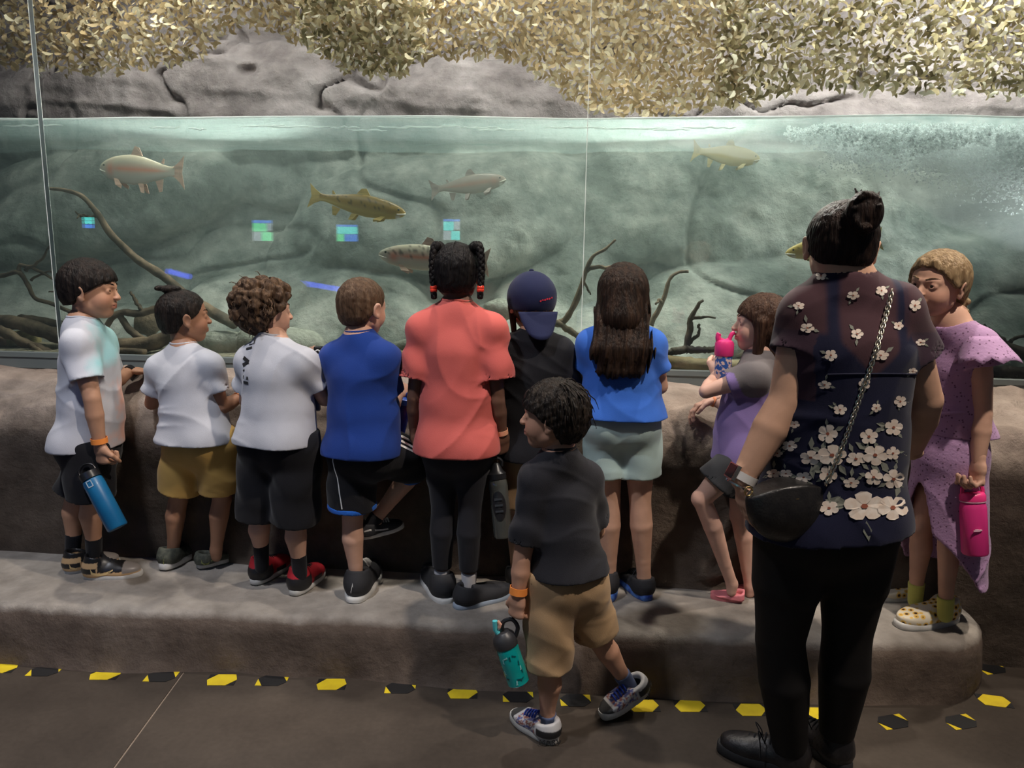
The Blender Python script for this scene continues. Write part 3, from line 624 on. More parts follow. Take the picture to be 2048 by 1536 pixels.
def make_hand(wr, d, n, k, curl=.35, spread=.12, thumb=1, side=None):
    "wr wrist, d finger direction, n palm side; curl 0..1; thumb +1/-1 which side"
    d = unit(d); n = unit(n-d*(np.dot(n, d))); s = np.cross(d, n)*thumb
    S = SDF(np.array(wr)-.14*k, np.array(wr)+.14*k, .0027*max(k, .9)); kk = .006
    pl = .062*k; c0 = wr+d*.012*k
    S.ecap(wr-d*.02*k, c0+d*.01, s, (.021*k, .017*k), (.025*k, .014*k), k=.01)
    S.ecap(c0, wr+d*pl, s, (.024*k, .013*k), (.031*k, .0115*k), k=.012)
    for i, (o, ln) in enumerate(((1.5, .92), (.5, 1.03), (-.5, .98), (-1.5, .80))):
        b = wr+d*(pl*(.97-.05*abs(o-.3)))+s*o*.0150*k; f = unit(d+s*o*spread*(1-curl)); a = 0
        r = .0077*k*(1 if i < 3 else .88)
        for j, (seg, rr) in enumerate(((.034, 1), (.024, .92), (.019, .82))):
            a += curl*math.radians((72, 85, 50)[j]); dd = f*math.cos(a)+n*math.sin(a); e = b+dd*seg*ln*k
            S.cone(b, e, r*(1 if j == 0 else .95), r*rr, k=.003); b = e
    b = wr+d*.018*k+s*.020*k; f = unit(d*.75+s*.75+n*.35*curl)
    S.cone(b, b+f*.030*k, .0125*k, .0095*k, k=.008); b = b+f*.030*k
    f = unit(d*.9+s*.30*(1-curl)+n*(.2+.7*curl)); S.cone(b, b+f*.024*k, .0092*k, .0085*k, k=.003); b = b+f*.024*k
    f = unit(d*.9-s*.25*curl+n*(.2+.8*curl)); S.cone(b, b+f*.019*k, .0085*k, .007*k, k=.003)
    V, Q = S.mesh(1); return V, Q, np.ones((len(V), 3))
def bounds(pts, pad):
    p = np.array(pts); return p.min(0)-pad, p.max(0)+pad
def torso_axis(p):
    ms = (p['sa']+p['sb'])/2; mh = (p['ha']+p['hb'])/2; return ms, mh, ms-mh
def make_body(p):
    k = p['k']; R = p.get('fat', 1.0); ms, mh, ax = torso_axis(p); u = unit(p['sb']-p['sa']); uh = unit(p['hb']-p['ha'])
    pts = [p[j] for j in ('sa', 'sb', 'ea', 'eb', 'wa', 'wb', 'ha', 'hb', 'ka', 'kb', 'aa', 'ab', 'neck')]
    lo, hi = bounds(pts, .17*k); S = SDF(lo, hi, .0058*max(1, k*.93))
    tw, td = p.get('tw', .108)*k, p.get('td', .082)*k
    S.ecap(mh-ax*.04, mh+ax*.36, uh, (tw*1.08, td*1.12), (tw*.94, td), k=.04); S.ecap(mh+ax*.36, mh+ax*.80, u, (tw*.94, td), (tw*1.05, td*1.02), k=.05)
    S.cone(p['sa'], p['sb'], .042*k*R, .042*k*R, k=.05)
    for q in ('sa', 'sb'): S.cone(p['neck']+np.array([0, 0, .01]), p[q], .040*k, .036*k*R, k=.04)
    S.cone(ms, p['neck']+np.array([0, 0, .03*k]), .05*k, .043*k, k=.03)
    la = p.get('arm', 1.0)*k
    for a in 'ab':
        s_, e_, w_ = p['s'+a], p['e'+a], p['w'+a]
        S.cone(s_, s_+(e_-s_)*.45, .040*la, .036*la, k=.02); S.cone(s_+(e_-s_)*.45, e_, .036*la, .0285*la, k=.004)
        S.cone(e_, e_+(w_-e_)*.35, .0285*la, .030*la, k=.004); S.cone(e_+(w_-e_)*.35, w_, .030*la, .0195*la, k=.004)
        h_, n_, a_ = p['h'+a], p['k'+a], p['a'+a]; ll = p.get('leg', 1.0)*k; la2 = p.get('ank', p.get('leg', 1.0))*k
        S.cone(h_, h_+(n_-h_)*.5, .064*ll, .053*ll, k=.03); S.cone(h_+(n_-h_)*.5, n_, .053*ll, .038*ll, k=.004)
        fwd = p['fwd']; cm = n_+(a_-n_)*.30-fwd*.006*k
        S.cone(n_, cm, .038*ll, .040*ll, k=.004); S.cone(cm, n_+(a_-n_)*.75, .040*ll, .0275*ll, k=.004); S.cone(n_+(a_-n_)*.75, a_, .0275*ll, .0245*la2, k=.004)
        S.cone(a_, a_+np.array([0, 0, -.03*k]), .0245*la2, .022*la2, k=.01)
        S.ell(n_+fwd*.014*ll, (.027*ll, .027*ll, .032*ll), k=.012)
    V, Q = S.mesh(1); return V, Q, np.ones((len(V), 3))
class Person: pass
def person(name, label, spec):
    "spec: joints as (px,py,Y) or world arrays"
    p = dict(spec)
    for j in ('sa', 'sb', 'ea', 'eb', 'wa', 'wb', 'ha', 'hb', 'ka', 'kb', 'aa', 'ab', 'hc', 'neck'):
        if j in p and isinstance(p[j], tuple): p[j] = P(*p[j])
    p['fwd'] = frame(p['yaw'])[:, 1]; p['hf'] = frame(*p['head'])
    if 'neck' not in p: p['neck'] = (p['sa']+p['sb'])/2+np.array([0, 0, .035*p['k']])
    base = np.array([(p['aa'][0]+p['ab'][0])/2, (p['aa'][1]+p['ab'][1])/2, p['z0']]); p['base'] = base
    parts = [make_body(p), make_head(p)]
    for a in 'ab':
        hs = p.get('hand_'+a)
        if hs is None: continue
        d, n, curl, th = hs; d = p['w'+a]-p['e'+a] if d is None else np.array(d, float)
        parts.append(make_hand(p['w'+a], d, np.array(n, float), p['k']*p.get('hs', 1.0), curl, thumb=th))
    V, Q, T = combine(parts)
    p['skinm'] = skin_mat(name+'_skin', p['skin'])
    ob = link('person', np_mesh('person', V-base, Q, p['skinm'], col=T), None, base); tag(ob, label, 'person')
    p['ob'] = ob
    H = p['H']; R = p['hf']; c = p['hc']
    for sx in (-1, 1):       # eyes, brows
        mb = MB(); ce = np.array((.135*sx, .294, -.004))*H; r = .064*H
        prof = [(r*math.sin(t), -r*math.cos(t)) for t in np.linspace(0, math.pi, 12)]
        M = Matrix.Translation(ce) @ Matrix.Rotation(-math.pi/2, 4, 'X')
        mb.lathe([(max(a, 1e-5), b) for a, b in prof], 14, 0, M, close=False)
        mb.m = [1 if min(v for v in f) >= 14*9 else 0 for f in mb.f]
        mb.v = [tuple(R@np.array(v)+c) for v in mb.v]; addp(p, mb, 'eye', EYE)
        mb = MB(); t = np.linspace(0, 1, 7); pts = np.c_[(.055+.165*t)*sx, .385-.095*t**1.6, .095+.03*np.sin(t*2.6)]*H
        mb.tube(pts, H*(.017-.010*t), 6, flat=.6); mb.v = [tuple(R@np.array(v)+c) for v in mb.v]; addp(p, mb, 'eyebrow', p['hairm'])
    return p
def addp(p, mb, name, mats, parent=None, sharp=None, smooth=True):
    b = p['base']; mb.v = [tuple(np.array(v)-b) for v in mb.v]; o = mb.build(name, mats, parent or p['ob'], None, smooth=smooth, sharp=sharp); return o
def addv(p, V, Q, name, mats, col=None, parent=None, midx=None):
    return link(name, np_mesh(name, V-p['base'], Q, mats, col=col, midx=midx), parent or p['ob'])
# ---------------------------------------------------------------- clothes
def clip_piece(S, g, d, c, n, inner=None):
    pl = (g[0]-c[0])*n[0]+(g[1]-c[1])*n[1]+(g[2]-c[2])*n[2]
    if inner is not None: d = np.maximum(d, -np.maximum(inner, -(pl+.028)))
    return np.maximum(d, pl)
def shirt(p, m, hem=.02, sleeve=.62, loose=.016, sl_r=.060, hemr=1.12, fold=.003, seed=0, col=None, name='shirt', neck_r=.044, neck_drop=-.010, v=.0045, elong=None, hem_tilt=(0, 0, 0), flare=None, waist=None, rib=None):
    "hem: distance of the hem below the hip line"
    k = p['k']; ms, mh, ax = torso_axis(p); u = unit(p['sb']-p['sa']); uh = unit(p['hb']-p['ha']); L = loose
    pts = [p[j] for j in ('sa', 'sb', 'ea', 'eb', 'ha', 'hb', 'neck')]; lo, hi = bounds(pts, .16*k); lo[2] -= max(hem, 0)
    S = SDF(lo, hi, v); tw, td = p.get('tw', .108)*k, p.get('td', .082)*k
    w1 = waist or 1.0
    S.ecap(mh+ax*.36, mh+ax*.80, u, (tw*.98*w1+L, td*w1+L), (tw*1.06+L*.8, td*1.03+L*.8), k=.05)
    hr = flare or hemr
    S.ecap(mh-ax*.04-np.array([0, 0, hem+.05]), mh+ax*.36, uh, (tw*hr+L, td*hr*1.06+L), (tw*.98*w1+L, td*w1+L), k=.05)
    S.cone(p['sa'], p['sb'], .044*k+L*.5, .044*k+L*.5, k=.05)
    for q in ('sa', 'sb'): S.cone(p['neck']-np.array((0, 0, .006*k)), p[q], .053*k, .040*k+L*.4, k=.04)
    bk = mh-p['fwd']*.035*k-ax*.02
    for q in ('ha', 'hb'): S.ell(p[q]*.8+bk*.2-p['fwd']*.03*k, (.080*k+L, .080*k+L, .085*k+L), k=.05)
    if fold: S.folds(fold, 1.0/k, seed)
    hc = mh-np.array([0, 0, hem]); hn = unit(np.array([0, 0, -1.0])+np.array(hem_tilt))
    g = S.all(); pl = ((g[0]-hc[0])*hn[0]+(g[1]-hc[1])*hn[1]+(g[2]-hc[2])*hn[2]).astype(np.float32)
    S.f = np.maximum(S.f, -np.maximum(S.f+.009, -(pl+.03))); S.f = np.maximum(S.f, pl)
    for a in 'ab':
        s_, e_ = p['s'+a], p['e'+a]; fr = sleeve if np.isscalar(sleeve) else sleeve['ab'.index(a)]; d = unit(e_-s_); end = s_+(e_-s_)*fr; r2 = sl_r*k
        sl, gg = S.box_of(s_, end+d*.04, r2+.02, .02)
        dd = S.cone_d(gg, s_, end+d*.04, .042*k+L*.25, r2)
        if fold:
            dd = dd+fold*.8*np.sin(60*gg[2]/k+20*gg[0]+2*np.sin(30*gg[1]+seed)+seed)
        inn = S.cone_d(gg, s_, end+d*.05, .042*k+L*.25-.008, r2-.008)
        dd = clip_piece(S, gg, dd, end, d, inn); S.put(sl, dd, .022)
    # neck hole
    nk = p['neck']; up = unit(.25*unit(p['hc']-nk)+np.array((0, 0, .75))); S.cone(nk-up*neck_drop*k, nk+up*.15, neck_r*k, neck_r*k*1.05, k=.006, sub=True)
    V, Q = S.mesh(1); o = addv(p, V, Q, name, m, None if col is None else col(V, p)); p[name] = o; p[name+'_V'] = V; p[name+'_Q'] = Q
    if rib:     # collar rib follows the neck opening
        bv = BVHTree.FromPolygons([tuple(a) for a in V], [tuple(q) for q in Q]); ring = []
        for t in np.linspace(0, 2*math.pi, 29)[:-1]:
            q = nk+np.array((math.cos(t), math.sin(t), 0))*(neck_r*k+.0045); h = bv.ray_cast(Vector(q+np.array((0, 0, .12))), Vector((0, 0, -1)))
            if h[0] is not None and abs(h[0].z-nk[2]) < .06*k: ring.append(np.array(h[0]))
        if len(ring) > 20:
            ring = np.array(ring); ring[:, 2] = (np.roll(ring[:, 2], 1)+ring[:, 2]+np.roll(ring[:, 2], -1))/3; ring = np.vstack([ring, ring[:2]])
            mb = MB(); mb.tube(ring, .0046, 7, cap=False); addp(p, mb, 'collar', rib, parent=o)
    return o
def pants(p, m, frac=.9, top=.06, loose=.014, hem_r=.082, fold=.003, seed=0, name='shorts', v=.0048, col=None, fr2=None, kn=None):
    "frac: how far down hip->knee (or past 1 into the shin for long ones)"
    k = p['k']; ms, mh, ax = torso_axis(p); uh = unit(p['hb']-p['ha']); axn = unit(ax)
    pts = [p[j] for j in ('ha', 'hb', 'ka', 'kb')]+([p['aa'], p['ab']] if frac > 1 else []); lo, hi = bounds(pts, .17*k); S = SDF(lo, hi, v)
    tw, td = p.get('tw', .108)*k, p.get('td', .082)*k; ll = p.get('leg', 1.0)*k
    S.ecap(mh-ax*.045, mh+ax*.36, uh, (tw*1.085+max(loose*.6, .005), td*1.13+max(loose*.6, .005)), (tw*.97+loose*.5, td+loose*.5), k=.03)
    bk = mh-p['fwd']*.035*k-ax*.02
    for q in ('ha', 'hb'): S.ell(p[q]*.8+bk*.2-p['fwd']*.03*k, (.074*k, .074*k, .078*k), k=.03)
    for i, a in enumerate('ab'):
        h_, n_, a_ = p['h'+a], p['k'+a], p['a'+a]; fr = frac if (i == 0 or fr2 is None) else fr2
        if fr <= 1:
            d = unit(n_-h_); end = h_+(n_-h_)*fr; sl, gg = S.box_of(h_, end+d*.04, hem_r*k+.03, .03)
            dd = S.cone_d(gg, h_, end+d*.04, .070*ll+loose, hem_r*k); inn = S.cone_d(gg, h_, end+d*.05, .070*ll+loose-.011, hem_r*k-.011)
            if fold: dd = dd+fold*np.sin(38*gg[2]/k+25*gg[0]+3*np.sin(20*gg[1]+seed+i)+seed)
            S.put(sl, clip_piece(S, gg, dd, end, d, inn), .02)
        else:
            S.cone(h_, h_+(n_-h_)*.5, .068*ll+loose, .059*ll+loose, k=.03); S.cone(h_+(n_-h_)*.5, n_, .055*ll+loose, .040*ll+loose, k=.005)
            d = unit(a_-n_); end = n_+(a_-n_)*(fr-1); cm = n_+(a_-n_)*.33-p['fwd']*.010*k
            S.cone(n_, cm, .040*ll+loose, .042*ll+loose, k=.005)
            sl, gg = S.box_of(cm, end+d*.03, .06*ll, .03); dd = S.cone_d(gg, cm, end+d*.03, .042*ll+loose, hem_r*k)
            S.put(sl, clip_piece(S, gg, dd, end, d), .005)
    if fold: S.folds(fold*.6, 1.0/k, seed+5, (.5, .2, .6))
    S.plane(mh+ax*.0+axn*top, axn)
    V, Q = S.mesh(1); o = addv(p, V, Q, name, m, None if col is None else col(V, p)); p[name] = o; p[name+'_V'] = V; p[name+'_Q'] = Q; return o
def sock(p, a, m, h=.06, r=.0255):
    ll = p.get('ank', p.get('leg', 1.0))*p['k']; an = p['a'+a]; d = unit(p['k'+a]-an); S = SDF(*bounds([an, an+d*h], .09), .004)
    S.cone(an-d*.045, an+d*h, r*ll+.001, r*ll+.0045, k=.01); S.plane(an+d*h, d); V, Q = S.mesh(1); return addv(p, V, Q, 'sock', m)
def decal(p, target, polys, o3, u3, v3, ray, mats, name, off=.002, parent=None, idx=None):
    "flat print laid on a garment: polys in (u,v) metres around o3, projected along ray"
    me = target.data; bv = BVHTree.FromPolygons([v.co for v in me.vertices], [tuple(q.vertices) for q in me.polygons]); b = Vector(p['base']); ray = Vector(ray).normalized()
    mb = MB()
    for n, poly in enumerate(polys):
        pts = []; ok = True
        for (a, c) in poly:
            q = Vector(o3)+Vector(u3)*a+Vector(v3)*c-b; h = bv.ray_cast(q-ray*.6, ray)
            if h[0] is None: ok = False; break
            pts.append(h[0]-ray*off+b)
        if ok: mb.add(pts, [tuple(range(len(pts)))], 0 if idx is None else idx[n])
    if not mb.v: return None
    return addp(p, mb, name, mats, parent=parent or target, smooth=False)
# ---------------------------------------------------------------- shoes
def shoe(p, heel, toe, upm, solem, L=None, sole=.022, high=.0, pitch=0, collar=None, name='shoe', z=None, tint=None, laces=None, width=1.0, roll=0):
    "heel, toe: world points of the sole ends"
    heel = np.array(heel, float); toe = np.array(toe, float); f = toe-heel; Ls = np.linalg.norm(f); f = f/Ls; Lh = Ls
    sd = unit(np.cross(f, (0, 0, 1))); up = np.cross(sd, f); M = np.stack([sd, f, up], 1)
    S = SDF(np.array((-.3, -.06, -.02))*Lh, np.array((.3, 1.06, .62+high))*Lh, .0042); E = lambda *a: np.array(a)*Lh*np.array((width, 1, 1))
    st = sole/Lh; cr = max(.112*Lh, .0245*p.get('ank', p.get('leg', 1.0))*p['k']+.009)/Lh
    S.ell(E(0, .20, st+.10), E(.145, .19, .17), k=.03); S.cone(E(0, .24, .2), E(0, .60, .10+st*.5), .145*Lh*width, .125*Lh*width, k=.03)
    S.ell(E(0, .74, st+.035), E(.165, .24, .115), k=.04); S.ell(E(0, .5, st+.03), E(.15, .4, .08), k=.03)
    S.cone(E(0, .17, .2), E(0, .20, .34+high), (cr+.008)*Lh, cr*Lh, k=.03)
    S.cone(E(0, .40, .30), E(0, .56, .24), .06*Lh, .05*Lh, k=.02)
    S.plane((0, 0, .002+sole*.6), (0, 0, -1)); S.plane(E(0, .2, .34+high), unit(np.array((0, .22, 1.0))))
    S.cone(E(0, .20, .24), E(0, .21, .70+high), cr*Lh-.009, cr*Lh-.005, k=.006, sub=True)
    V, Q = S.mesh(1); T = tint(V/Lh) if tint else None
    o = addv(p, V@M.T+heel, Q, name, upm, T)
    mb = MB(); n = 40; ring = []
    for i in range(n):
        a = 2*math.pi*i/n; y = .5-.5*math.cos(a); s_ = math.sin(a); yy = .5+.515*-math.cos(a)
        w = .165*(1+.16*math.sin((y-.12)*math.pi*1.1))*(1-.10*math.exp(-((y-.45)/.16)**2)); ring.append((w*np.sign(s_)*abs(s_)**.62*width*1.06, yy))
    prof = [(.93, 0), (1.0, .12), (1.01, .5), (1.0, .85), (.94, 1.0)]
    for sc, t in prof:
        for x, y in ring: mb.v.append(tuple(M@(np.array((x*sc, .5+(y-.5)*(1-(1-sc)*.4), 0))*Lh+np.array((0, 0, t*sole+.012*Lh*max(0, (y-.8)*3)**2)))+heel))
    for j in range(4):
        for i in range(n): mb.f.append((j*n+i, j*n+(i+1) % n, (j+1)*n+(i+1) % n, (j+1)*n+i)); mb.m.append(0)
    mb.f.append(tuple(range(n-1, -1, -1))); mb.m.append(0); mb.f.append(tuple(range(4*n, 5*n))); mb.m.append(0)
    addp(p, mb, 'sole', solem, parent=o, sharp=50)
    if laces is not None:
        mb = MB()
        for t in np.linspace(.42, .66, 5):
            zz = .36-.36*(t-.40); xs_ = np.linspace(-1, 1, 7); pts = np.c_[xs_*.085, t+0*xs_, zz+st*.3-.09*xs_**2]*Lh
            mb.tube([M@q+heel for q in pts], .0032, 6)
        addp(p, mb, 'laces', laces, parent=o)
    o['M'] = 0; del o['M']; p.setdefault('shoes', []).append((o, M, heel, Lh)); return o
def wristband(p, a, m, t=.12, r=.0235, w=.018, name='wristband', tab=None):
    w_, e_ = p['w'+a], p['e'+a]; d = unit(e_-w_); c = w_+(e_-w_)*t; r = r*p['k']
    q = Vector((0, 0, 1)).rotation_difference(Vector(d)); M = Matrix.Translation(Vector(c)) @ q.to_matrix().to_4x4(); mb = MB()
    mb.lathe([(r, -w/2), (r+.0018, -w/2), (r+.0018, w/2), (r, w/2), (r, -w/2)], 24, 0, M, close=False); o = addp(p, mb, name, m, sharp=40); return o, M, r
# ---------------------------------------------------------------- hair
GSHORT = [(-.60, -.9), (-.36, -.5), (-.33, -.26), (-.24, -.17), (-.14, -.12), (-.08, -.03), (.0, .10), (.10, .16), (.22, .22), (.30, .30), (.38, .45), (.6, .9)]
def hair(p, m, g=GSHORT, puff=.05, ridges=(34, .010), lumps=0, lump_r=.06, extra=None, name='hair', tilt=0, seed=0, h=.0165, z0=-.55, noise=.006, bang=None):
    H = p['H']; R = p['hf']; c = p['hc']; r = np.random.RandomState(seed)
    S = SDF((-.75*H, -.85*H, -.80*H), (.75*H, .75*H, .80*H), h*H); E = lambda *a: np.array(a)*H
    S.ell(E(0, -.07, .10), E(.375+puff, .44+puff, .40+puff), k=.03*H); S.ell(E(0, -.16, -.10), E(.33+puff*.8, .31+puff, .32), k=.08*H)
    for _ in range(lumps):
        v = unit(r.normal(size=3)); q = np.array((v[0]*(.375+puff), -.07+v[1]*(.44+puff), .10+v[2]*(.40+puff)))
        if q[1] < np.interp(q[2], [a for a, b in g], [b for a, b in g])-.02: rr = lump_r*(.6+.7*r.rand()); S.ell(q*H, np.array((rr, rr, rr*(.7+.6*r.rand())))*H, k=.02*H)
    gx, gy, gz = S.all(); x, y, z = gx/H, gy/H, gz/H
    if ridges:
        ph = np.arctan2(x, -(y+.12)-.0*z); n_, am = ridges
        S.f = S.f+(am*H*(.6*np.sin(n_*ph+3*np.sin(7*z+3*ph+seed)+2*np.sin(3*ph*2+seed))+.4*np.sin(1.7*n_*ph+2*np.sin(9*z+5*ph)+seed))*np.clip(1.2-np.abs(z)*.3, 0, 1)).astype(np.float32)
    if noise: S.f = S.f+(noise*H*np.sin(31*x+2*np.sin(23*z+1))*np.sin(29*y+17*z)).astype(np.float32)
    gz_ = np.array([a for a, b in g]); gy_ = np.array([b for a, b in g]); cut = np.interp(z, gz_, gy_)+.012*np.sin(40*x+9*z)
    if bang is not None: cut = np.where(np.abs(x) < bang[2], np.maximum(cut, np.where(z > bang[0]+.03*np.sin(25*x), bang[1], -9)), cut)
    S.f = np.maximum(S.f, ((y-cut)*H*.75).astype(np.float32))
    if extra: extra(S, H)
    V, Q = S.mesh(1); o = addv(p, V@R.T+c, Q, name, m); return o
def strands(p, m, n, roots, length, name='hair_strands', drop=.5, r0=.0022, seed=0, curl=0.0, wave=9.):
    "loose locks: tubes starting on the scalp and falling along it"
    rr = np.random.RandomState(seed); H = p['H']; R = p['hf']; c = p['hc']; mb = MB()
    for i in range(n):
        d = roots(rr); q = np.array((d[0]*.43, -.07+d[1]*.50, .10+d[2]*.46)); pts = [q]; tang = unit(np.array((d[0], d[1]*.6, -.2))); 
        for j in range(5):
            nrm = unit((q-np.array((0, -.07, .10)))/np.array((.43, .5, .46))**2); g_ = np.array((0, -.15, -1.0)); t_ = unit(g_-nrm*(g_@nrm)+.25*rr.normal(size=3)*curl); q = q+t_*length/5+nrm*.012*rr.normal()*(1+2*curl)
            pts.append(q.copy())
        t = np.linspace(0, 1, 6); mb.tube((np.array(pts)*H)@R.T+c, r0*(1-.75*t), 5)
    return addp(p, mb, name, m)
def hair_mat(name, c, c2=None, rough=.52):
    return mat(name, c, rough, color2=c2 or tuple(v*2.2+.004 for v in c), scale=70, detail=4, stretch=(1, 1, .10), bump=.8, bscale=190, spec=.18, mixpos=(.42, .72))
# ---------------------------------------------------------------- shared cloth and trim materials
def cloth(name, c, c2=None, b=.12, rough=.85, attr=None): return mat(name, c, rough, color2=c2 or tuple(v*.86 for v in c), scale=6, detail=3, bump=b, bscale=420, spec=.2, sheen=.1, attr=attr)
WHITE = cloth('white_cotton', (.54, .545, .585)); BLACKC = cloth('black_cloth', (.010, .010, .013)); CHAR = cloth('charcoal_cotton', (.017, .017, .022))
RUBW = mat('white_rubber', (.66, .65, .62), .55, color2=(.5, .49, .46), scale=20); RUBB = mat('black_rubber', (.02, .02, .022), .6)
BLACKSHOE = mat('black_canvas', (.022, .022, .025), .75, bump=.2, bscale=500); ORANGE = mat('orange_band', (.95, .30, .06), .45); WTAB = mat('white_tab', (.82, .82, .8), .5)
DARKH = hair_mat('black_hair', (.008, .006, .005), (.03, .021, .016)); BROWNH = hair_mat('brown_hair', (.028, .014, .008), (.085, .045, .025))
cast = {}
def S2(px, py): return PZ(px, py, .22)
def S0(px, py): return PZ(px, py, 0.0)
# ---- boy in white tie-dye shirt, turned to the right
def tie(V, p):
    c = np.tile(np.array((.58, .585, .63)), (len(V), 1)); s = p['fwd']; q = V-(p['sa']+p['sb'])/2; f = q@s
    n = fbm(V[:, 0]*14, V[:, 1]*14, V[:, 2]*14, 3)
    a = np.clip((f-.01+.03*n)*22, 0, 1)*np.clip((q[:, 2]+.10+.03*n)*20, 0, 1); c = c*(1-a[:, None])+np.array((.33, .60, .62))*a[:, None]
    b = np.clip((f-.045+.05*n)*18, 0, 1)*np.clip((-.12-q[:, 2]+.04*n)*14, 0, 1); c = c*(1-b[:, None])+np.array((.86, .50, .40))*b[:, None]; return c
k1 = person('tie_dye_boy', 'boy in white tie-dye shirt and black shorts turning to look right', dict(
    k=1.03, z0=.22, H=.212, yaw=62, head=(78, -2, 0), hc=(184, 579, 2.66), hairm=DARKH, skin=(.46, .25, .155), neck=(166, 655, 2.64),
    sa=(158, 689, 2.555), sb=(196, 682, 2.755), ea=(184, 797, 2.52), wa=(200, 890, 2.53), eb=(225, 765, 2.83), wb=(262, 742, 2.93),
    ha=(172, 893, 2.59), hb=(196, 889, 2.73), ka=(184, 1000, 2.60), aa=(188, 1098, 2.63), kb=(152, 995, 2.70), ab=(146, 1092, 2.70),
    hand_a=(None, (.3, .9, .1), .85, 1), hand_b=((1, .25, -.05), (0, 0, -1), .3, 1)))
hair(k1, DARKH, g=[(-.60, -.9), (-.30, -.5), (-.26, -.22), (-.14, -.13), (-.06, -.02), (.02, .12), (.10, .24), (.16, .37), (.22, .46), (.6, .9)], puff=.055, ridges=(48, .006))
shirt(k1, cloth('tie_dye_cotton', (1, 1, 1), attr='tint'), rib=WHITE, hem=-.005, sleeve=.66, sl_r=.064, fold=.0055, seed=3, col=tie, hem_tilt=(0, 0, 0))
pants(k1, BLACKC, frac=.93, hem_r=.088, seed=1); 
for a in 'ab': sock(k1, a, BLACKC, .055)
GOLD = mat('shoe_gold_black', (1, 1, 1), .38, attr='tint')
def goldt(L):
    c = np.tile(np.array((.62, .40, .20)), (len(L), 1)); blk = ((L[:, 1] > .30) & (L[:, 1] < .72) & (L[:, 2] > .17)) | (L[:, 2] > .36) | ((L[:, 1] < .28) & (L[:, 2] > .16) & (L[:, 2] < .26)); c[blk] = (.015, .014, .014); c[(L[:, 1] > .72) & (L[:, 2] > .15)] = (.30, .27, .25); return c
shoe(k1, S2(170, 1157), S2(284, 1152), GOLD, RUBW, high=.12, tint=goldt, laces=BLACKC, sole=.024); shoe(k1, S2(116, 1156)+np.array((0, .04, 0)), S2(222, 1140)+np.array((0, .06, 0)), GOLD, RUBW, high=.12, tint=goldt, laces=BLACKC, sole=.024)
wristband(k1, 'a', ORANGE, .10, .026, .02)
o, M, r = wristband(k1, 'b', BLACKC, .03, .024, .018, 'watch'); mb = MB(); mb.box((-.016, -.018, r-.002), (.016, .018, r+.010), 0, M @ Matrix.Rotation(math.radians(-60), 4, 'Z') @ Matrix.Rotation(math.radians(90), 4, 'Y')); addp(k1, mb, 'watch_case', mat('watch_black', (.02, .02, .022), .2), parent=o, smooth=False)
# ---- small boy with a top knot, mustard shorts
k2 = person('topknot_boy', 'small boy with black topknot in white shirt and mustard shorts', dict(
    k=.94, z0=.22, H=.198, yaw=18, head=(52, 2, 0), hc=(371, 633, 2.74), hairm=DARKH, skin=(.34, .175, .105), neck=(368, 704, 2.72),
    sa=(322, 737, 2.70), sb=(417, 733, 2.67), ea=(304, 806, 2.74), wa=(322, 775, 2.88), eb=(443, 815, 2.68), wb=(481, 794, 2.76),
    ha=(372, 885, 2.70), hb=(432, 885, 2.68), ka=(356, 1000, 2.73), aa=(346, 1104, 2.74), kb=(444, 998, 2.73), ab=(432, 1100, 2.74),
    hand_a=None, hand_b=((.9, .45, .1), (-.3, .6, -.6), .5, -1)))
def knot(S, H):
    E = lambda *a: np.array(a)*H
    S.ell(E(0, -.24, .535), E(.12, .15, .085), k=.015*H); S.ell(E(-.03, -.40, .56), E(.07, .10, .055), k=.015*H); S.ell(E(.05, -.12, .54), E(.09, .09, .05), k=.02*H)
hair(k2, DARKH, g=[(-.60, -.9), (-.33, -.5), (-.28, -.24), (-.2, -.17), (-.1, -.12), (-.04, .02), (.06, .16), (.16, .24), (.26, .31), (.34, .40), (.6, .9)], puff=.028, ridges=(30, .004), extra=knot)
shirt(k2, WHITE, rib=WHITE, hem=-.012, sleeve=.62, sl_r=.062, seed=8, fold=.006, hemr=1.2); pants(k2, cloth('mustard_cotton', (.58, .36, .10)), frac=.80, hem_r=.088, seed=4, loose=.02)
mb = MB(); t = np.linspace(0, 2*math.pi, 30); up = unit(k2['hc']-k2['neck']); c = k2['neck']+np.array((0, 0, .006)); mb.tube([c+.050*np.array((math.cos(a), math.sin(a), .10*math.sin(a))) for a in t], .004, 6); addp(k2, mb, 'necklace', WTAB)
OLIVE = mat('olive_mesh', (.05, .055, .042), .8, color2=(.09, .095, .07), scale=80)
shoe(k2, S2(326, 1146)+np.array((0, 0, .012)), S2(384, 1107)+np.array((0, .03, .0)), OLIVE, RUBW, sole=.026, laces=BLACKC); shoe(k2, S2(396, 1140)+np.array((0, 0, .008)), S2(468, 1118)+np.array((0, .02, 0)), OLIVE, RUBW, sole=.024, laces=BLACKC)
wristband(k2, 'b', ORANGE, .06, .024, .016)
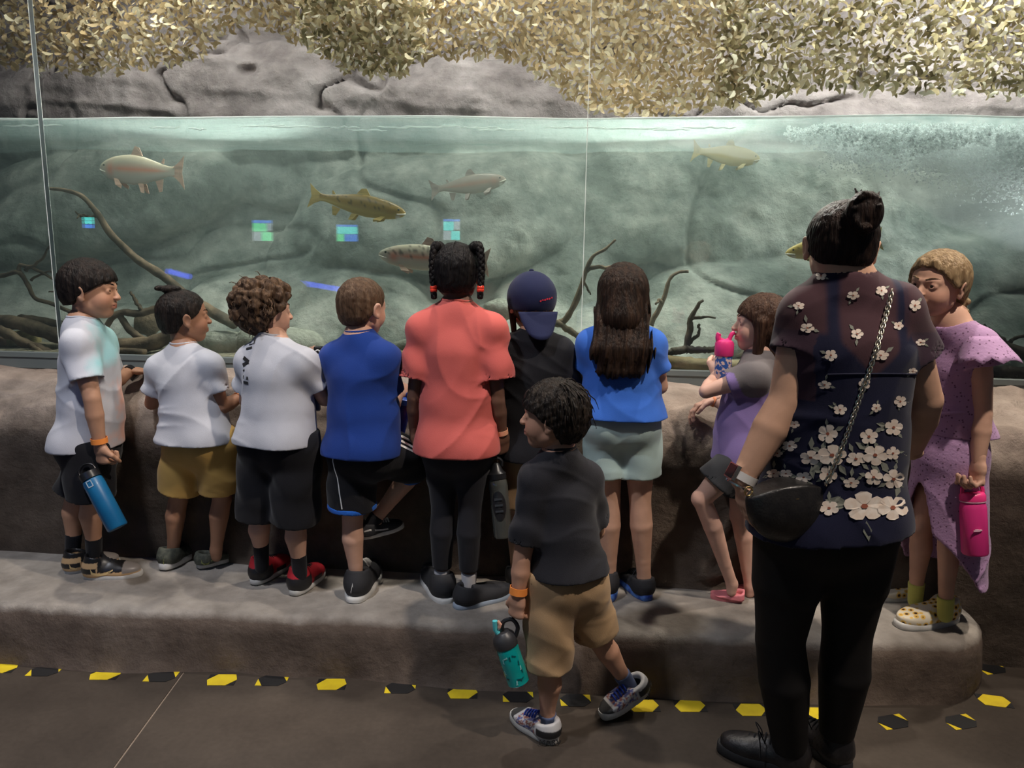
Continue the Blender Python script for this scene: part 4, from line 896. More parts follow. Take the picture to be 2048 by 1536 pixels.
# ---- curly boy
CURL = hair_mat('curly_brown_hair', (.05, .028, .016), (.17, .10, .055))
k3 = person('curly_boy', 'boy with curly brown hair in white printed shirt and black shorts', dict(
    k=.99, z0=.22, H=.202, yaw=24, head=(48, 0, 0), hc=(533, 622, 2.60), hairm=CURL, skin=(.58, .34, .24), neck=(545, 690, 2.58),
    sa=(503, 722, 2.58), sb=(607, 726, 2.53), ea=(494, 800, 2.66), wa=(510, 770, 2.80), eb=(650, 797, 2.60), wb=(646, 735, 2.72),
    ha=(528, 885, 2.58), hb=(592, 888, 2.54), ka=(520, 1035, 2.60), aa=(523, 1112, 2.61), kb=(592, 1045, 2.56), ab=(599, 1136, 2.57),
    hand_a=None, hand_b=((-.25, .35, .9), (-.8, .5, 0), .55, 1)))
hair(k3, CURL, g=[(-.60, -.9), (-.46, -.6), (-.42, -.22), (-.3, -.12), (-.16, -.06), (-.04, .04), (.06, .16), (.2, .28), (.34, .42), (.6, .9)], puff=.06, ridges=None, lumps=260, lump_r=.085, noise=.012)
strands(k3, CURL, 240, lambda r: (lambda v: np.array((v[0], -abs(v[1])*.9+.1, v[2])))(unit(r.normal(size=3))), .26, curl=1.2, r0=.0030, name='curls')
shirt(k3, WHITE, rib=WHITE, hem=-.010, sleeve=.62, sl_r=.064, seed=12, fold=.006, hemr=1.2); pants(k3, BLACKC, frac=.97, hem_r=.090, seed=9, loose=.022)
for a in 'ab': sock(k3, a, BLACKC, .055)
REDS = mat('red_black_leather', (1, 1, 1), .45, attr='tint')
def redt(L):
    c = np.tile(np.array((.42, .02, .03)), (len(L), 1)); blk = ((L[:, 1] < .32) & (L[:, 2] < .30)) | ((L[:, 1] > .42) & (L[:, 1] < .66) & (L[:, 2] < .17)) | (L[:, 1] > .86); c[blk] = (.014, .013, .014); return c
shoe(k3, S2(507, 1170), S2(572, 1132)+np.array((0, .03, 0)), REDS, RUBW, high=.10, tint=redt, laces=BLACKC); shoe(k3, S2(587, 1192), S2(637, 1150)+np.array((0, .03, 0)), REDS, RUBW, high=.10, tint=redt, laces=BLACKC)
o3 = P(488, 735, 2.5); u3 = np.array((1., 0, 0)); v3 = np.array((0, 0, 1.)); pl = []
def bar(x0, y0, x1, y1, w): d = unit(np.array((x1-x0, y1-y0))); n = np.array((-d[1], d[0]))*w/2; return [(x0+n[0], y0+n[1]), (x0-n[0], y0-n[1]), (x1-n[0], y1-n[1]), (x1+n[0], y1+n[1])]
for px, py, px2, py2, w in ((489, 690, 506, 684, 7), (486, 700, 502, 695, 4), (484, 716, 500, 723, 7), (500, 723, 484, 731, 7), (485, 742, 490, 739, 3), (486, 754, 500, 755, 7), (487, 764, 500, 765, 6)):
    s = 2.62/1500; pl.append(bar((px-488)*s, (735-py)*s, (px2-488)*s, (735-py2)*s, w*s))
for q in pl: decal(k3, k3['shirt'], [q], o3, u3, v3, (0, 1, 0), BLACKC, 'print')
# ---- boy in blue shirt with one knee on the ledge
SHORTB = hair_mat('cropped_brown_hair', (.075, .042, .024), (.16, .10, .06))
k4 = person('blue_shirt_boy', 'boy in blue shirt and striped black shorts with one knee raised against rock', dict(
    k=.98, z0=.22, H=.200, yaw=18, head=(30, -4, 0), hc=(727, 613, 2.60), hairm=SHORTB, skin=(.60, .35, .25), neck=(719, 680, 2.575),
    sa=(672, 715, 2.58), sb=(767, 718, 2.54), ea=(676, 800, 2.66), wa=(705, 780, 2.80), eb=(779, 818, 2.58), wb=(797, 789, 2.70),
    ha=(704, 905, 2.57), hb=(760, 900, 2.55), ka=(705, 1040, 2.58), aa=(713, 1158, 2.575), kb=(838, 928, 2.72), ab=(752, 1036, 2.64),
    hand_a=None, hand_b=((.2, .9, .35), (-.4, 0, -.9), .6, 1)))
hair(k4, SHORTB, g=[(-.60, -.9), (-.37, -.5), (-.34, -.26), (-.24, -.17), (-.14, -.12), (-.08, -.03), (.0, .10), (.10, .16), (.22, .24), (.30, .34), (.6, .9)], puff=.018, ridges=(50, .003))
shirt(k4, cloth('royal_blue_cotton', (.012, .045, .24)), rib=MATS['royal_blue_cotton'], hem=.0, sleeve=.66, sl_r=.062, seed=17, fold=.0055, hemr=1.12)
pants(k4, BLACKC, frac=.80, fr2=.86, hem_r=.092, seed=19, loose=.018)
BLUET = cloth('blue_trim', (.02, .13, .55))
for a, fr in (('a', .80), ('b', .86)):     # blue hem bands
    h_, n_ = k4['h'+a], k4['k'+a]; d = unit(n_-h_); end = h_+(n_-h_)*fr; S = SDF(*bounds([end], .13), .004); S.cone(end-d*.1, end+d*.03, .090*.98, .0925*.98, k=.005); S.plane(end+d*.002, d); S.plane(end-d*.018, -d); S.cone(end-d*.1, end+d*.1, .08, .08, k=.004, sub=True); V, Q = S.mesh(1); addv(k4, V, Q, 'hem_band', BLUET, parent=k4['shorts'])
for a, c0, c1 in (('b', (790, 878), (848, 915)),):
    pl = []; s = 2.66/1500
    for i in (-1, 0, 1): pl += [bar(((c0[0]+(c1[0]-c0[0])*t)-815)*s+i*.004, (895-(c0[1]+(c1[1]-c0[1])*t))*s+i*.012, ((c0[0]+(c1[0]-c0[0])*(t+.14))-815)*s+i*.004, (895-(c0[1]+(c1[1]-c0[1])*(t+.14)))*s+i*.012, .006) for t in np.arange(0, 1, .125)]
    decal(k4, k4['shorts'], pl, P(815, 895, 2.5), (1, 0, 0), (0, 0, 1), (0, 1, -.25), WTAB, 'stripes', off=.003)
pl = [bar(-.118+.002*i, .10-.03*i, -.116+.002*i, .07-.03*i, .005) for i in range(7)]; decal(k4, k4['shorts'], pl, P(745, 960, 2.5), (1, 0, 0), (0, 0, 1), (.5, 1, 0), WTAB, 'side_stripe')
shoe(k4, S2(708, 1207), S2(741, 1143)+np.array((0, .03, 0)), BLACKSHOE, RUBW, laces=RUBW, sole=.02); sock(k4, 'a', BLACKC, .012)
shoe(k4, k4['ab']+np.array((-.055, -.03, -.075)), k4['ab']+np.array((.085, .075, -.060)), BLACKSHOE, RUBW, laces=RUBW, sole=.02); sock(k4, 'b', BLACKC, .01)
# ---- girl in coral shirt with braided pigtails
BLK2 = hair_mat('braided_black_hair', (.006, .005, .005), (.02, .016, .014))
k5 = person('coral_shirt_girl', 'girl with beaded pigtail braids in coral shirt and black leggings', dict(
    k=1.06, z0=.22, H=.206, yaw=2, head=(2, -4, 0), hc=(914, 547, 2.60), hairm=BLK2, skin=(.135, .066, .042), neck=(914, 622, 2.585), tw=.098, leg=.92, arm=.92,
    sa=(848, 660, 2.57), sb=(981, 660, 2.57), ea=(830, 795, 2.56), wa=(829, 862, 2.60), eb=(994, 801, 2.55), wb=(1003, 868, 2.58),
    ha=(886, 892, 2.58), hb=(948, 892, 2.58), ka=(886, 1016, 2.58), aa=(884, 1146, 2.60), kb=(940, 1018, 2.565), ab=(938, 1152, 2.58),
    hand_a=(None, (1, .3, 0), .45, 1), hand_b=(None, (-.6, .6, 0), .85, -1)))
hair(k5, BLK2, g=[(-.60, -.9), (-.36, -.5), (-.33, -.24), (-.2, -.16), (-.1, -.10), (.0, .10), (.1, .2), (.25, .3), (.38, .45), (.6, .9)], puff=.02, ridges=(60, .004))
mb = MB(); H = k5['H']; mb.tube([k5['hf']@(np.array((0, -.07-.47*math.cos(a), .10+.43*math.sin(a)))*H)+k5['hc'] for a in np.linspace(-.15, 1.4, 12)], .0016, 6); addp(k5, mb, 'parting', k5['skinm'])
for sx in (-1, 1):
    pts = [P(914+sx*x, y, Y) for x, y, Y in ((32, 500, 2.58), (43, 492, 2.56), (48, 515, 2.55), (49, 545, 2.545), (47, 575, 2.54), (46, 598, 2.54))]
    pts = spline(pts, 5); mb = MB()
    for i in range(len(pts)-1):
        t = i/len(pts); r = .0145*(1-.35*t) if i > 3 else .020; ang = i*.9
        for q in (0, 2.1, 4.2): o_ = .45*r*np.array((math.cos(ang+q), math.sin(ang+q), 0)); mb.lathe([(r*.75*math.sin(a), -r*.95*math.cos(a)) for a in np.linspace(.05, math.pi-.05, 6)], 8, 0, Matrix.Translation(Vector(pts[i]+o_)))
    br = addp(k5, mb, 'braid', BLK2); mb = MB()
    for j, q in ((-6, .0), (-5, .0)): mb.lathe([(.013*math.sin(a), -.011*math.cos(a)) for a in np.linspace(.05, math.pi-.05, 8)], 12, 0, Matrix.Translation(Vector(pts[j])))
    addp(k5, mb, 'hair_bobble', mat('red_bobble', (.85, .06, .03), .25), parent=br)
shirt(k5, cloth('coral_cotton', (.60, .125, .105), (.55, .11, .095)), rib=MATS['coral_cotton'], hem=.012, sleeve=.70, sl_r=.072, seed=23, fold=.006, hemr=1.16, loose=.020)
pants(k5, CHAR, frac=1.90, hem_r=.032, fold=.0012, loose=.003, name='leggings')
SOCKW = cloth('white_sock', (.72, .70, .72))
for a in 'ab': sock(k5, a, SOCKW, .018)
shoe(k5, S2(893, 1210), S2(856, 1152)+np.array((0, .03, 0)), BLACKSHOE, RUBW, sole=.022); shoe(k5, S2(910, 1219), S2(1022, 1187), BLACKSHOE, mat('pale_blue_rubber', (.30, .36, .44), .5), sole=.022)
wristband(k5, 'b', mat('pale_orange_band', (.90, .42, .25), .5), .08, .022, .017)
# ---- child in a backwards navy cap
k6 = person('cap_child', 'child in backwards navy cap and black shirt leaning on ledge', dict(
    k=1.0, z0=.22, H=.20, yaw=0, head=(-18, -8, 0), hc=(1062, 607, 2.74), hairm=BROWNH, skin=(.42, .24, .16), neck=(1068, 678, 2.71),
    sa=(1022, 700, 2.70), sb=(1118, 704, 2.69), ea=(1012, 790, 2.74), wa=(1045, 765, 2.90), eb=(1136, 785, 2.72), wb=(1120, 752, 2.92),
    ha=(1042, 905, 2.71), hb=(1098, 905, 2.71), ka=(1036, 1030, 2.70), aa=(1034, 1146, 2.73), kb=(1098, 1030, 2.71), ab=(1104, 1146, 2.73), hand_a=None, hand_b=((-.5, .8, 0), (0, 0, -1), .3, 1)))
def side_locks(S, H):
    for sx in (-1, 1): S.cone(np.array((.36*sx, .02, -.05))*H, np.array((.33*sx, -.02, -.52))*H, .07*H, .05*H, k=.03*H)
hair(k6, BROWNH, puff=.02, g=[(-.7, -.9), (-.6, -.35), (-.45, -.1), (-.2, .03), (0, .14), (.2, .24), (.34, .4), (.6, .9)], extra=side_locks)
NAVY = cloth('navy_twill', (.012, .016, .055)); S = SDF((-.14, -.18, -.16), (.14, .16, .15), .0035); H = k6['H']; E = lambda *a: np.array(a)*H
S.ell(E(0, -.07, .11), E(.45, .52, .47), k=.01)
g = S.all(); S.f = np.maximum(S.f, (-(g[2]-(-.10+.18*np.clip(g[1]/H, -1, 1))*H)).astype(np.float32))
V, Q = S.mesh(1); cap = addv(k6, V@k6['hf'].T+k6['hc'], Q, 'cap', NAVY)
mb = MB(); n = 14; rows = 8; Vv = []
for i in range(rows):
    t = i/(rows-1)
    for j in range(n): a = math.pi*(j/(n-1)); x = .36*math.cos(a); Vv.append(E(x*(1-.25*t*t), -.50-.13*math.sin(a)*t**.8-.12*t*math.sin(a), -.18-.50*t*(.25+.75*math.sin(a)**.6)))
F = [(i*n+j, i*n+j+1, (i+1)*n+j+1, (i+1)*n+j) for i in range(rows-1) for j in range(n-1)]; mb.add([k6['hf']@v+k6['hc'] for v in Vv], F)
br = addp(k6, mb, 'brim', NAVY, parent=cap); md = br.modifiers.new('s', 'SOLIDIFY'); md.thickness = .004
pl = [bar(-.020+.0075*i, -.002+.0018*i+(.002 if i % 2 else -.001), -.0155+.0075*i, .0015+.0018*i, .0055) for i in range(6)]
decal(k6, cap, pl, P(1085, 611, 2.4), (1, 0, 0), (0, 0, 1), (0, 1, 0), mat('red_thread', (.62, .03, .06), .6), 'logo')
mb = MB(); mb.lathe([(.0, .0), (.008, .0), (.009, .004), (.006, .008), (0, .009)], 12, 0, Matrix.Translation(Vector(k6['hf']@(E(0, -.07, .575))+k6['hc']))); addp(k6, mb, 'button', NAVY, parent=cap)
shirt(k6, BLACKC, hem=.01, sleeve=.85, sl_r=.062, seed=31, fold=.005, hemr=1.15); pants(k6, cloth('tan_twill', (.27, .175, .095)), frac=.82, hem_r=.088, seed=32)
for a, (x, y) in (('a', (1034, 1166)), ('b', (1104, 1168))): shoe(k6, S2(x, y+14), S2(x-8, y-24)+np.array((0, .05, 0)), BLACKSHOE, RUBB, sole=.02)
# ---- long haired girl
LONGH = hair_mat('long_dark_brown_hair', (.013, .007, .0045), (.05, .027, .016))
k7 = person('long_hair_girl', 'girl with waist-length dark hair in blue shirt and mint shorts', dict(
    k=1.05, z0=.22, H=.206, yaw=4, head=(4, -6, 0), hc=(1246, 590, 2.70), hairm=LONGH, skin=(.56, .33, .23), neck=(1246, 657, 2.68),
    sa=(1186, 690, 2.68), sb=(1300, 690, 2.67), ea=(1165, 755, 2.74), wa=(1180, 735, 2.90), eb=(1319, 772, 2.70), wb=(1310, 742, 2.86),
    ha=(1208, 845, 2.68), hb=(1278, 845, 2.68), ka=(1219, 1000, 2.69), aa=(1218, 1160, 2.71), kb=(1280, 1000, 2.69), ab=(1288, 1157, 2.71),
    hand_a=((.6, .8, 0), (0, 0, -1), .3, 1), hand_b=((-.4, .8, .2), (0, 0, -1), .3, -1)))
def long_tail(S, H): S.cone(np.array((0, -.20, .05))*H, np.array((0, -.32, -.4))*H, .40*H, .38*H, k=.1*H)
hair(k7, LONGH, puff=.06, g=[(-.8, .02), (-.3, .05), (0, .14), (.2, .24), (.34, .42), (.6, .9)], ridges=(44, .009), extra=long_tail)
S = SDF(*bounds([P(1246, 560, 2.62), P(1246, 770, 2.58)], .19), .0045); a_, b_ = P(1245, 592, 2.685), P(1243, 700, 2.585)
S.ecap(a_, b_, np.array((1., 0, 0)), (.094, .088), (.100, .052), k=.03); S.ecap(b_, P(1243, 740, 2.57), np.array((1., 0, 0)), (.098, .048), (.088, .035), k=.03)
g = S.all(); S.f = S.f+(.0032*np.sin(230*g[0]+4*np.sin(14*g[2])+3*np.sin(50*g[0]))+.002*np.sin(410*g[0]+5*np.sin(11*g[2]+2))).astype(np.float32)
S.f = np.maximum(S.f, (P(1243, 757, 2.57)[2]+.010*np.sin(90*g[0])+.006*np.sin(230*g[0])-g[2]).astype(np.float32)); V, Q = S.mesh(1); addv(k7, V, Q, 'hair_length', LONGH)
shirt(k7, cloth('bright_blue_cotton', (.045, .16, .62)), hem=-.030, sleeve=.62, sl_r=.056, seed=41, fold=.005, hemr=1.16)
pants(k7, cloth('mint_cotton', (.46, .60, .57)), frac=.66, hem_r=.077, seed=43, loose=.008, top=.07)
BLU = mat('blue_marbled_rubber', (.02, .05, .32), .5, color2=(.10, .25, .65), scale=40)
for a in 'ab': sock(k7, a, BLACKC, .006)
shoe(k7, S2(1214, 1206), S2(1200, 1152)+np.array((0, .05, 0)), BLACKSHOE, BLU, sole=.03, laces=BLACKC); shoe(k7, S2(1296, 1203), S2(1246, 1160)+np.array((0, .03, 0)), BLACKSHOE, BLU, sole=.03, laces=BLACKC)
# ---- foreground boy in black shirt and khaki shorts, walking left
B8H = hair_mat('tousled_black_hair', (.009, .007, .006), (.035, .025, .018))
k8 = person('khaki_shorts_boy', 'boy in black shirt and khaki shorts on the floor, face turned left', dict(
    k=.95, tw=.096, z0=0, H=.200, yaw=-42, head=(-82, 2, 0), hc=(1103, 832, 2.17), hairm=B8H, skin=(.46, .25, .165), neck=(1118, 914, 2.17),
    sa=(1072, 960, 2.14), sb=(1171, 958, 2.24), ea=(1044, 1118, 2.11), wa=(1036, 1192, 2.10), eb=(1193, 1062, 2.30), wb=(1150, 1105, 2.40),
    ha=(1100, 1160, 2.16), hb=(1158, 1158, 2.22), ka=(1098, 1338, 2.14), aa=(1095, 1432, 2.155), kb=(1196, 1275, 2.25), ab=(1252, 1362, 2.30),
    hand_a=(None, (.55, .8, 0), .85, -1), hand_b=((-.6, .6, .2), (-.5, 0, -.8), .5, 1)))
hair(k8, B8H, g=[(-.60, -.9), (-.40, -.5), (-.36, -.20), (-.22, -.14), (-.10, -.10), (-.02, .06), (.08, .20), (.12, .36), (.2, .46), (.6, .9)], puff=.075, ridges=(30, .016), noise=.012, seed=4)
strands(k8, B8H, 110, lambda r: (lambda v: np.array((v[0], v[1]*.7-.25, abs(v[2]))))(unit(r.normal(size=3))), .42, curl=.45, r0=.0028, name='hair_locks', seed=2)
shirt(k8, CHAR, rib=CHAR, hem=-.040, sleeve=.80, sl_r=.058, seed=51, fold=.005, hemr=1.14, loose=.014)
pants(k8, cloth('khaki_twill', (.40, .265, .145), (.34, .22, .115)), frac=.97, fr2=.92, hem_r=.072, seed=53, loose=.022, fold=.004)
pm = cloth('khaki_seam', (.27, .175, .09))
pl = [bar(-.045+.01*i, 0, -.035+.01*i, .001*i, .0022) for i in range(6)]
for q in [[(-.05, .0), (-.05, -.004), (.02, .004), (.02, .008)]]: decal(k8, k8['shorts'], [q], P(1092, 1195, 2.0), (1, 0, 0), (0, 0, 1), (0, 1, 0), pm, 'pocket_flap')
BSOCK = cloth('blue_grey_sock', (.10, .13, .24))
for a, h in (('a', .012), ('b', .035)): sock(k8, a, BSOCK, h)
MVL = mat('printed_trainer', (1, 1, 1), .5, attr='tint')
def mvl(L):
    c = np.tile(np.array((.55, .54, .54)), (len(L), 1)); n = fbm(L[:, 0]*22, L[:, 1]*22, L[:, 2]*22, 3); mid = (L[:, 1] > .30) & (L[:, 1] < .74) & (L[:, 2] < .32)
    c[mid & (n > .12)] = (.10, .11, .28); c[mid & (n < -.25)] = (.32, .12, .10); c[(L[:, 1] < .26) & (L[:, 2] > .14) & (L[:, 2] < .27)] = (.02, .02, .022); c[(L[:, 1] > .80)] = (.05, .05, .05); c[(L[:, 2] > .33) & (L[:, 1] > .25)] = (.015, .03, .16); return c
sA = shoe(k8, S0(1112, 1488), S0(1026, 1434), MVL, RUBW, tint=mvl, sole=.028, laces=mat('blue_laces', (.02, .06, .45), .6), width=1.05)
hl = k8['ab']+np.array((.075, .015, -.035)); sB = shoe(k8, hl, S0(1204, 1440)+np.array((0, 0, .004)), MVL, RUBW, tint=mvl, sole=.028, laces=MATS['blue_laces'], width=1.05)
def text_on(p, body, size, origin, right, upv, m, parent, name='lettering'):
    cu = bpy.data.curves.new('lettering', 'FONT'); cu.body = body; cu.size = size; cu.extrude = .0006; cu.align_x = 'CENTER'
    o = bpy.data.objects.new('lettering_tmp', cu); COL.objects.link(o); me = bpy.data.meshes.new_from_object(o.evaluated_get(bpy.context.evaluated_depsgraph_get())); bpy.data.objects.remove(o)
    r_, u_ = unit(right), unit(upv); n_ = np.cross(r_, u_)
    for v in me.vertices: v.co = Vector(np.array(origin)+r_*v.co.x+u_*v.co.y+n_*v.co.z-p['base'])
    me.materials.clear(); me.materials.append(m); return link(name, me, parent)
for (o, M, heel, Lh), n in zip(k8['shoes'], ('MARV', 'MARV')):
    f = M[:, 1]; sd_ = M[:, 0] if M[1, 0] < 0 else -M[:, 0]; nr_ = unit(-f*.72+sd_*.69); text_on(k8, n, .026, heel+f*.15*Lh+nr_*(.178*Lh)+M[:, 2]*.006, np.cross(M[:, 2], nr_), M[:, 2], RUBB, o)
o, M, r = wristband(k8, 'a', ORANGE, .16, .027, .022); mb = MB(); mb.box((r, -.006, -.011), (r+.012, .006, .011), 0, M @ Matrix.Rotation(math.radians(20), 4, 'Z')); addp(k8, mb, 'tab', WTAB, parent=o, smooth=False)
# ---- girl drinking from a pink bottle
G9H = hair_mat('straight_brown_hair', (.045, .022, .014), (.11, .06, .038))
k9 = person('drinking_girl', 'girl in purple shirt with grey sleeves drinking from a pink-lidded bottle', dict(
    k=.97, z0=.22, H=.198, yaw=-72, head=(-86, 4, 0), hc=(1520, 647, 2.68), hairm=G9H, skin=(.66, .40, .31), neck=(1522, 712, 2.67), arm=.88, leg=.88, tw=.094,
    sa=(1508, 752, 2.59), sb=(1506, 745, 2.79), ea=(1412, 783, 2.62), wa=(1434, 748, 2.72), eb=(1462, 815, 2.84), wb=(1424, 801, 2.86),
    ha=(1478, 918, 2.60), hb=(1486, 915, 2.73), ka=(1403, 998, 2.60), aa=(1464, 1168, 2.675), kb=(1478, 1030, 2.74), ab=(1500, 1172, 2.735),
    hand_a=((.25, .35, .75), (.3, .8, .1), .6, 1), hand_b=((-.9, -.1, -.35), (0, -.2, -1), .35, 1)))
def locks9(S, H):
    E = lambda *a: np.array(a)*H
    S.cone(E(0, -.25, .0), E(.02, -.30, -.75), .36*H, .28*H, k=.1*H)
    for sx in (-1, 1): S.cone(E(.36*sx, .03, .05), E(.30*sx, .02, -.55), .11*H, .09*H, k=.06*H)
hair(k9, G9H, puff=.05, g=[(-.95, .0), (-.3, .05), (-.1, .12), (.05, .20), (.14, .38), (.2, .46), (.6, .9)], ridges=(40, .008), extra=locks9)
def raglan(V, p):
    c = np.tile(np.array((.24, .17, .40)), (len(V), 1)); ms = (p['sa']+p['sb'])/2
    da = np.minimum(np.linalg.norm(V-p['sa'], axis=1), np.linalg.norm(V-p['ea'], axis=1)); db = np.linalg.norm(V-p['sb'], axis=1); g_ = (da < .075) | (db < .075) | (V[:, 2] > ms[2]+.02)
    c[g_] = (.17, .155, .16); return c
shirt(k9, cloth('raglan_cotton', (1, 1, 1), attr='tint'), hem=-.0, sleeve=.52, sl_r=.056, seed=61, fold=.003, col=raglan, hemr=1.2); pants(k9, cloth('dark_grey_jersey', (.045, .047, .052)), frac=.62, hem_r=.078, seed=62, loose=.008)
CROC = mat('pink_foam', (.72, .22, .25), .55)
c0 = shoe(k9, S2(1484, 1205), S2(1424, 1203)+np.array((0, .03, 0)), CROC, CROC, sole=.026, width=1.15); shoe(k9, S2(1530, 1196), S2(1462, 1190)+np.array((0, .06, 0)), CROC, CROC, sole=.026, width=1.15)
for (o, M, heel, Lh) in k9['shoes']:
    mb = MB()
    for x, y in ((-.07, .62), (.0, .64), (.07, .62), (-.09, .74), (-.03, .76), (.04, .76), (.10, .73), (-.05, .87), (.03, .88)):
        mb.lathe([(.0001, -.004), (.0075, -.003), (.0075, .004), (.0001, .005)], 10, 0, Matrix.Translation(Vector(M@(np.array((x, y, .185-.30*max(0, y-.66)-1.6*x*x))*Lh)+heel)))
    addp(k9, mb, 'vent_holes', mat('vent_dark', (.30, .06, .08), .8), parent=o)['kind'] = 'stuff'
wristband(k9, 'b', mat('coral_band', (.90, .32, .14), .5), .10, .021, .014)
# ---- woman in floral blouse
WH = hair_mat('pinned_up_brown_hair', (.010, .006, .005), (.032, .017, .011))
kw = person('floral_blouse_woman', 'woman in navy floral blouse and black leggings seen from behind', dict(
    k=1.30, z0=0, H=.222, yaw=6, head=(8, -8, 3), hc=(1681, 492, 2.06), hairm=WH, skin=(.56, .33, .225), neck=(1690, 566, 2.03), tw=.112, td=.092, arm=1.20, leg=1.20, ank=.95, fat=1.1, hs=.80, neck_r=.062,
    sa=(1618, 628, 2.03), sb=(1790, 622, 2.03), ea=(1572, 800, 1.99), wa=(1484, 960, 1.96), eb=(1850, 800, 2.06), wb=(1822, 900, 2.22),
    ha=(1590, 1040, 2.03), hb=(1718, 1036, 2.05), ka=(1560, 1280, 2.02), aa=(1580, 1500, 2.06), kb=(1694, 1270, 2.06), ab=(1672, 1470, 2.11),
    hand_a=((.10, .1, -1), (.9, .25, 0), .18, 1), hand_b=((-.3, .9, .1), (0, 0, -1), .4, 1)))
def bun(S, H):
    E = lambda *a: np.array(a)*H; r = np.random.RandomState(2)
    S.ell(E(.12, -.50, .30), E(.20, .14, .24), k=.03*H)
    for i in range(16): a = r.rand()*6.28; S.cone(E(.12+.15*math.cos(a), -.55, .30+.18*math.sin(a)), E(.12+.12*math.cos(a+1.2), -.60-.04*r.rand(), .30+.2*math.sin(a+1.2)), .05*H, .035*H, k=.008*H)
    for i in range(5): S.cone(E(.05+.04*i, -.52, .42), E(.0+.07*i, -.46+.03*i, .56+.02*r.rand()), .035*H, .012*H, k=.008*H)
hair(kw, WH, puff=.02, g=[(-.60, -.9), (-.30, -.5), (-.26, -.28), (-.16, -.17), (-.08, -.06), (.02, .10), (.2, .24), (.34, .40), (.6, .9)], ridges=(46, .006), extra=bun)
def sheer(V, p):
    c = np.tile(np.array((.0085, .010, .034)), (len(V), 1)); ms = (p['sa']+p['sb'])/2; q = V-ms
    low = -.055-.10*np.clip(1-np.abs(q[:, 0]-.02)/.10, 0, 1)
    s_ = np.clip((q[:, 2]-low+.0)*60, 0, 1); strap = np.exp(-((np.abs(q[:, 0]-.01)-.085)/.016)**4)*(q[:, 1] < .02); s_ = s_*(1-strap)
    da = [np.linalg.norm(np.cross(V-p['s'+a], unit(p['e'+a]-p['s'+a])), axis=1) for a in 'ab']; arm = (np.minimum(*da) < .088) & (np.abs(q[:, 0]) > .10) & (q[:, 2] > -.22); s_ = np.maximum(s_, arm*.6)
    return c*(1-s_[:, None])+np.array((.062, .028, .036))*s_[:, None]
shirt(kw, cloth('navy_chiffon', (1, 1, 1), attr='tint', b=.06), hem=.010, sleeve=(.46, .52), sl_r=.067, seed=71, fold=.0045, col=sheer, name='blouse', flare=1.42, loose=.022, v=.0055, neck_r=.052, hem_tilt=(.10, 0, 0))
pants(kw, mat('black_leggings', (.007, .006, .006), .75, color2=(.010, .008, .007), scale=4, spec=.3), frac=1.97, hem_r=.036, fold=.0015, loose=.004, name='leggings', v=.006)
# waist seam gathers
ms, mh, ax = torso_axis(kw)
bvw = BVHTree.FromPolygons([tuple(v) for v in kw['blouse_V']], [tuple(q) for q in kw['blouse_Q']])
def on_back(px, py, Y0=1.2):
    d = Vector(_ray(px, py)); d.normalize(); h = bvw.ray_cast(Vector(CAM), d); return None if h[0] is None else np.array(h[0])
FL = [mat('petal_cream', (.72, .60, .50), .8, color2=(.80, .72, .64), scale=60), mat('petal_heart', (.30, .09, .05), .8), mat('print_leaf', (.22, .23, .19), .8)]
flw = [(380,182,13),(300,205,12),(387,258,14),(464,245,13),(240,286,13),(263,346,16),(398,362,14),(555,285,13),(510,340,11),(570,385,11),(327,420,14),(462,420,18),(549,463,10),(310,500,15),(418,497,13),(515,545,14),(352,567,15),(450,562,11),(318,632,22),(497,615,20),(228,607,12),(215,665,17),(272,697,24),(330,690,32),(395,700,22),(447,690,28),(495,685,15),(552,688,14),(570,665,14),(430,640,20),(182,685,12),(172,740,16),(253,750,18),(320,742,20),(382,765,18),(443,750,20),(497,755,24),(540,785,20),(580,790,26),(418,828,46),(495,832,34),(322,833,22),(205,740,15)]
fr_ = np.random.RandomState(5); bme = kw['blouse']
for cx, cy, rc in flw:
    px, py, rp = 1420+cx*.7396, 400+cy*.7396, rc*.7396*1.22; rot = fr_.rand()*6.28; sq = .6+.4*fr_.rand(); mb = MB()
    def patch(poly, off, mi):
        pts = []
        for a, b in poly:
            h = on_back(px+a, py+b)
            if h is None: return
            pts.append(h-_ray(px, py)*off)
        mb.add(pts, [tuple(range(len(pts)))], mi)
    for i in range(2 if rc < 18 else 3):     # leaves
        a = rot+fr_.rand()*6.28; L_ = rp*(.8+.5*fr_.rand()); c_, s_ = math.cos(a), math.sin(a)
        patch([(c_*rp*.7, s_*rp*.7), (c_*(rp*.7+L_*.5)-s_*L_*.22, s_*(rp*.7+L_*.5)+c_*L_*.22), (c_*(rp*.7+L_), s_*(rp*.7+L_)), (c_*(rp*.7+L_*.5)+s_*L_*.22, s_*(rp*.7+L_*.5)-c_*L_*.22)], .0015, 2)
    for i in range(5):
        a = rot+i*2*math.pi/5; poly = []
        for t, w in ((.08, .05), (.45, .36), (.80, .42), (1.0, .20), (1.02, -.12), (.82, -.42), (.45, -.36), (.08, -.05)):
            x = rp*t; y = rp*w; poly.append((x*math.cos(a)-y*math.sin(a), (x*math.sin(a)+y*math.cos(a))*sq))
        patch(poly, .0020+.0004*i, 0)
    patch([(rp*.18*math.cos(b), rp*.18*sq*math.sin(b)) for b in np.linspace(0, 6.28, 7)[:-1]], .0045, 1)
    if mb.v: addp(kw, mb, 'flower_print', FL, parent=bme, smooth=False)['kind'] = 'stuff'
seam = [on_back(1420+cx*.7396, 400+(470+.00012*(cx-455)**2)*.7396) for cx in range(318, 588, 10)]; seam = [q for q in seam if q is not None]
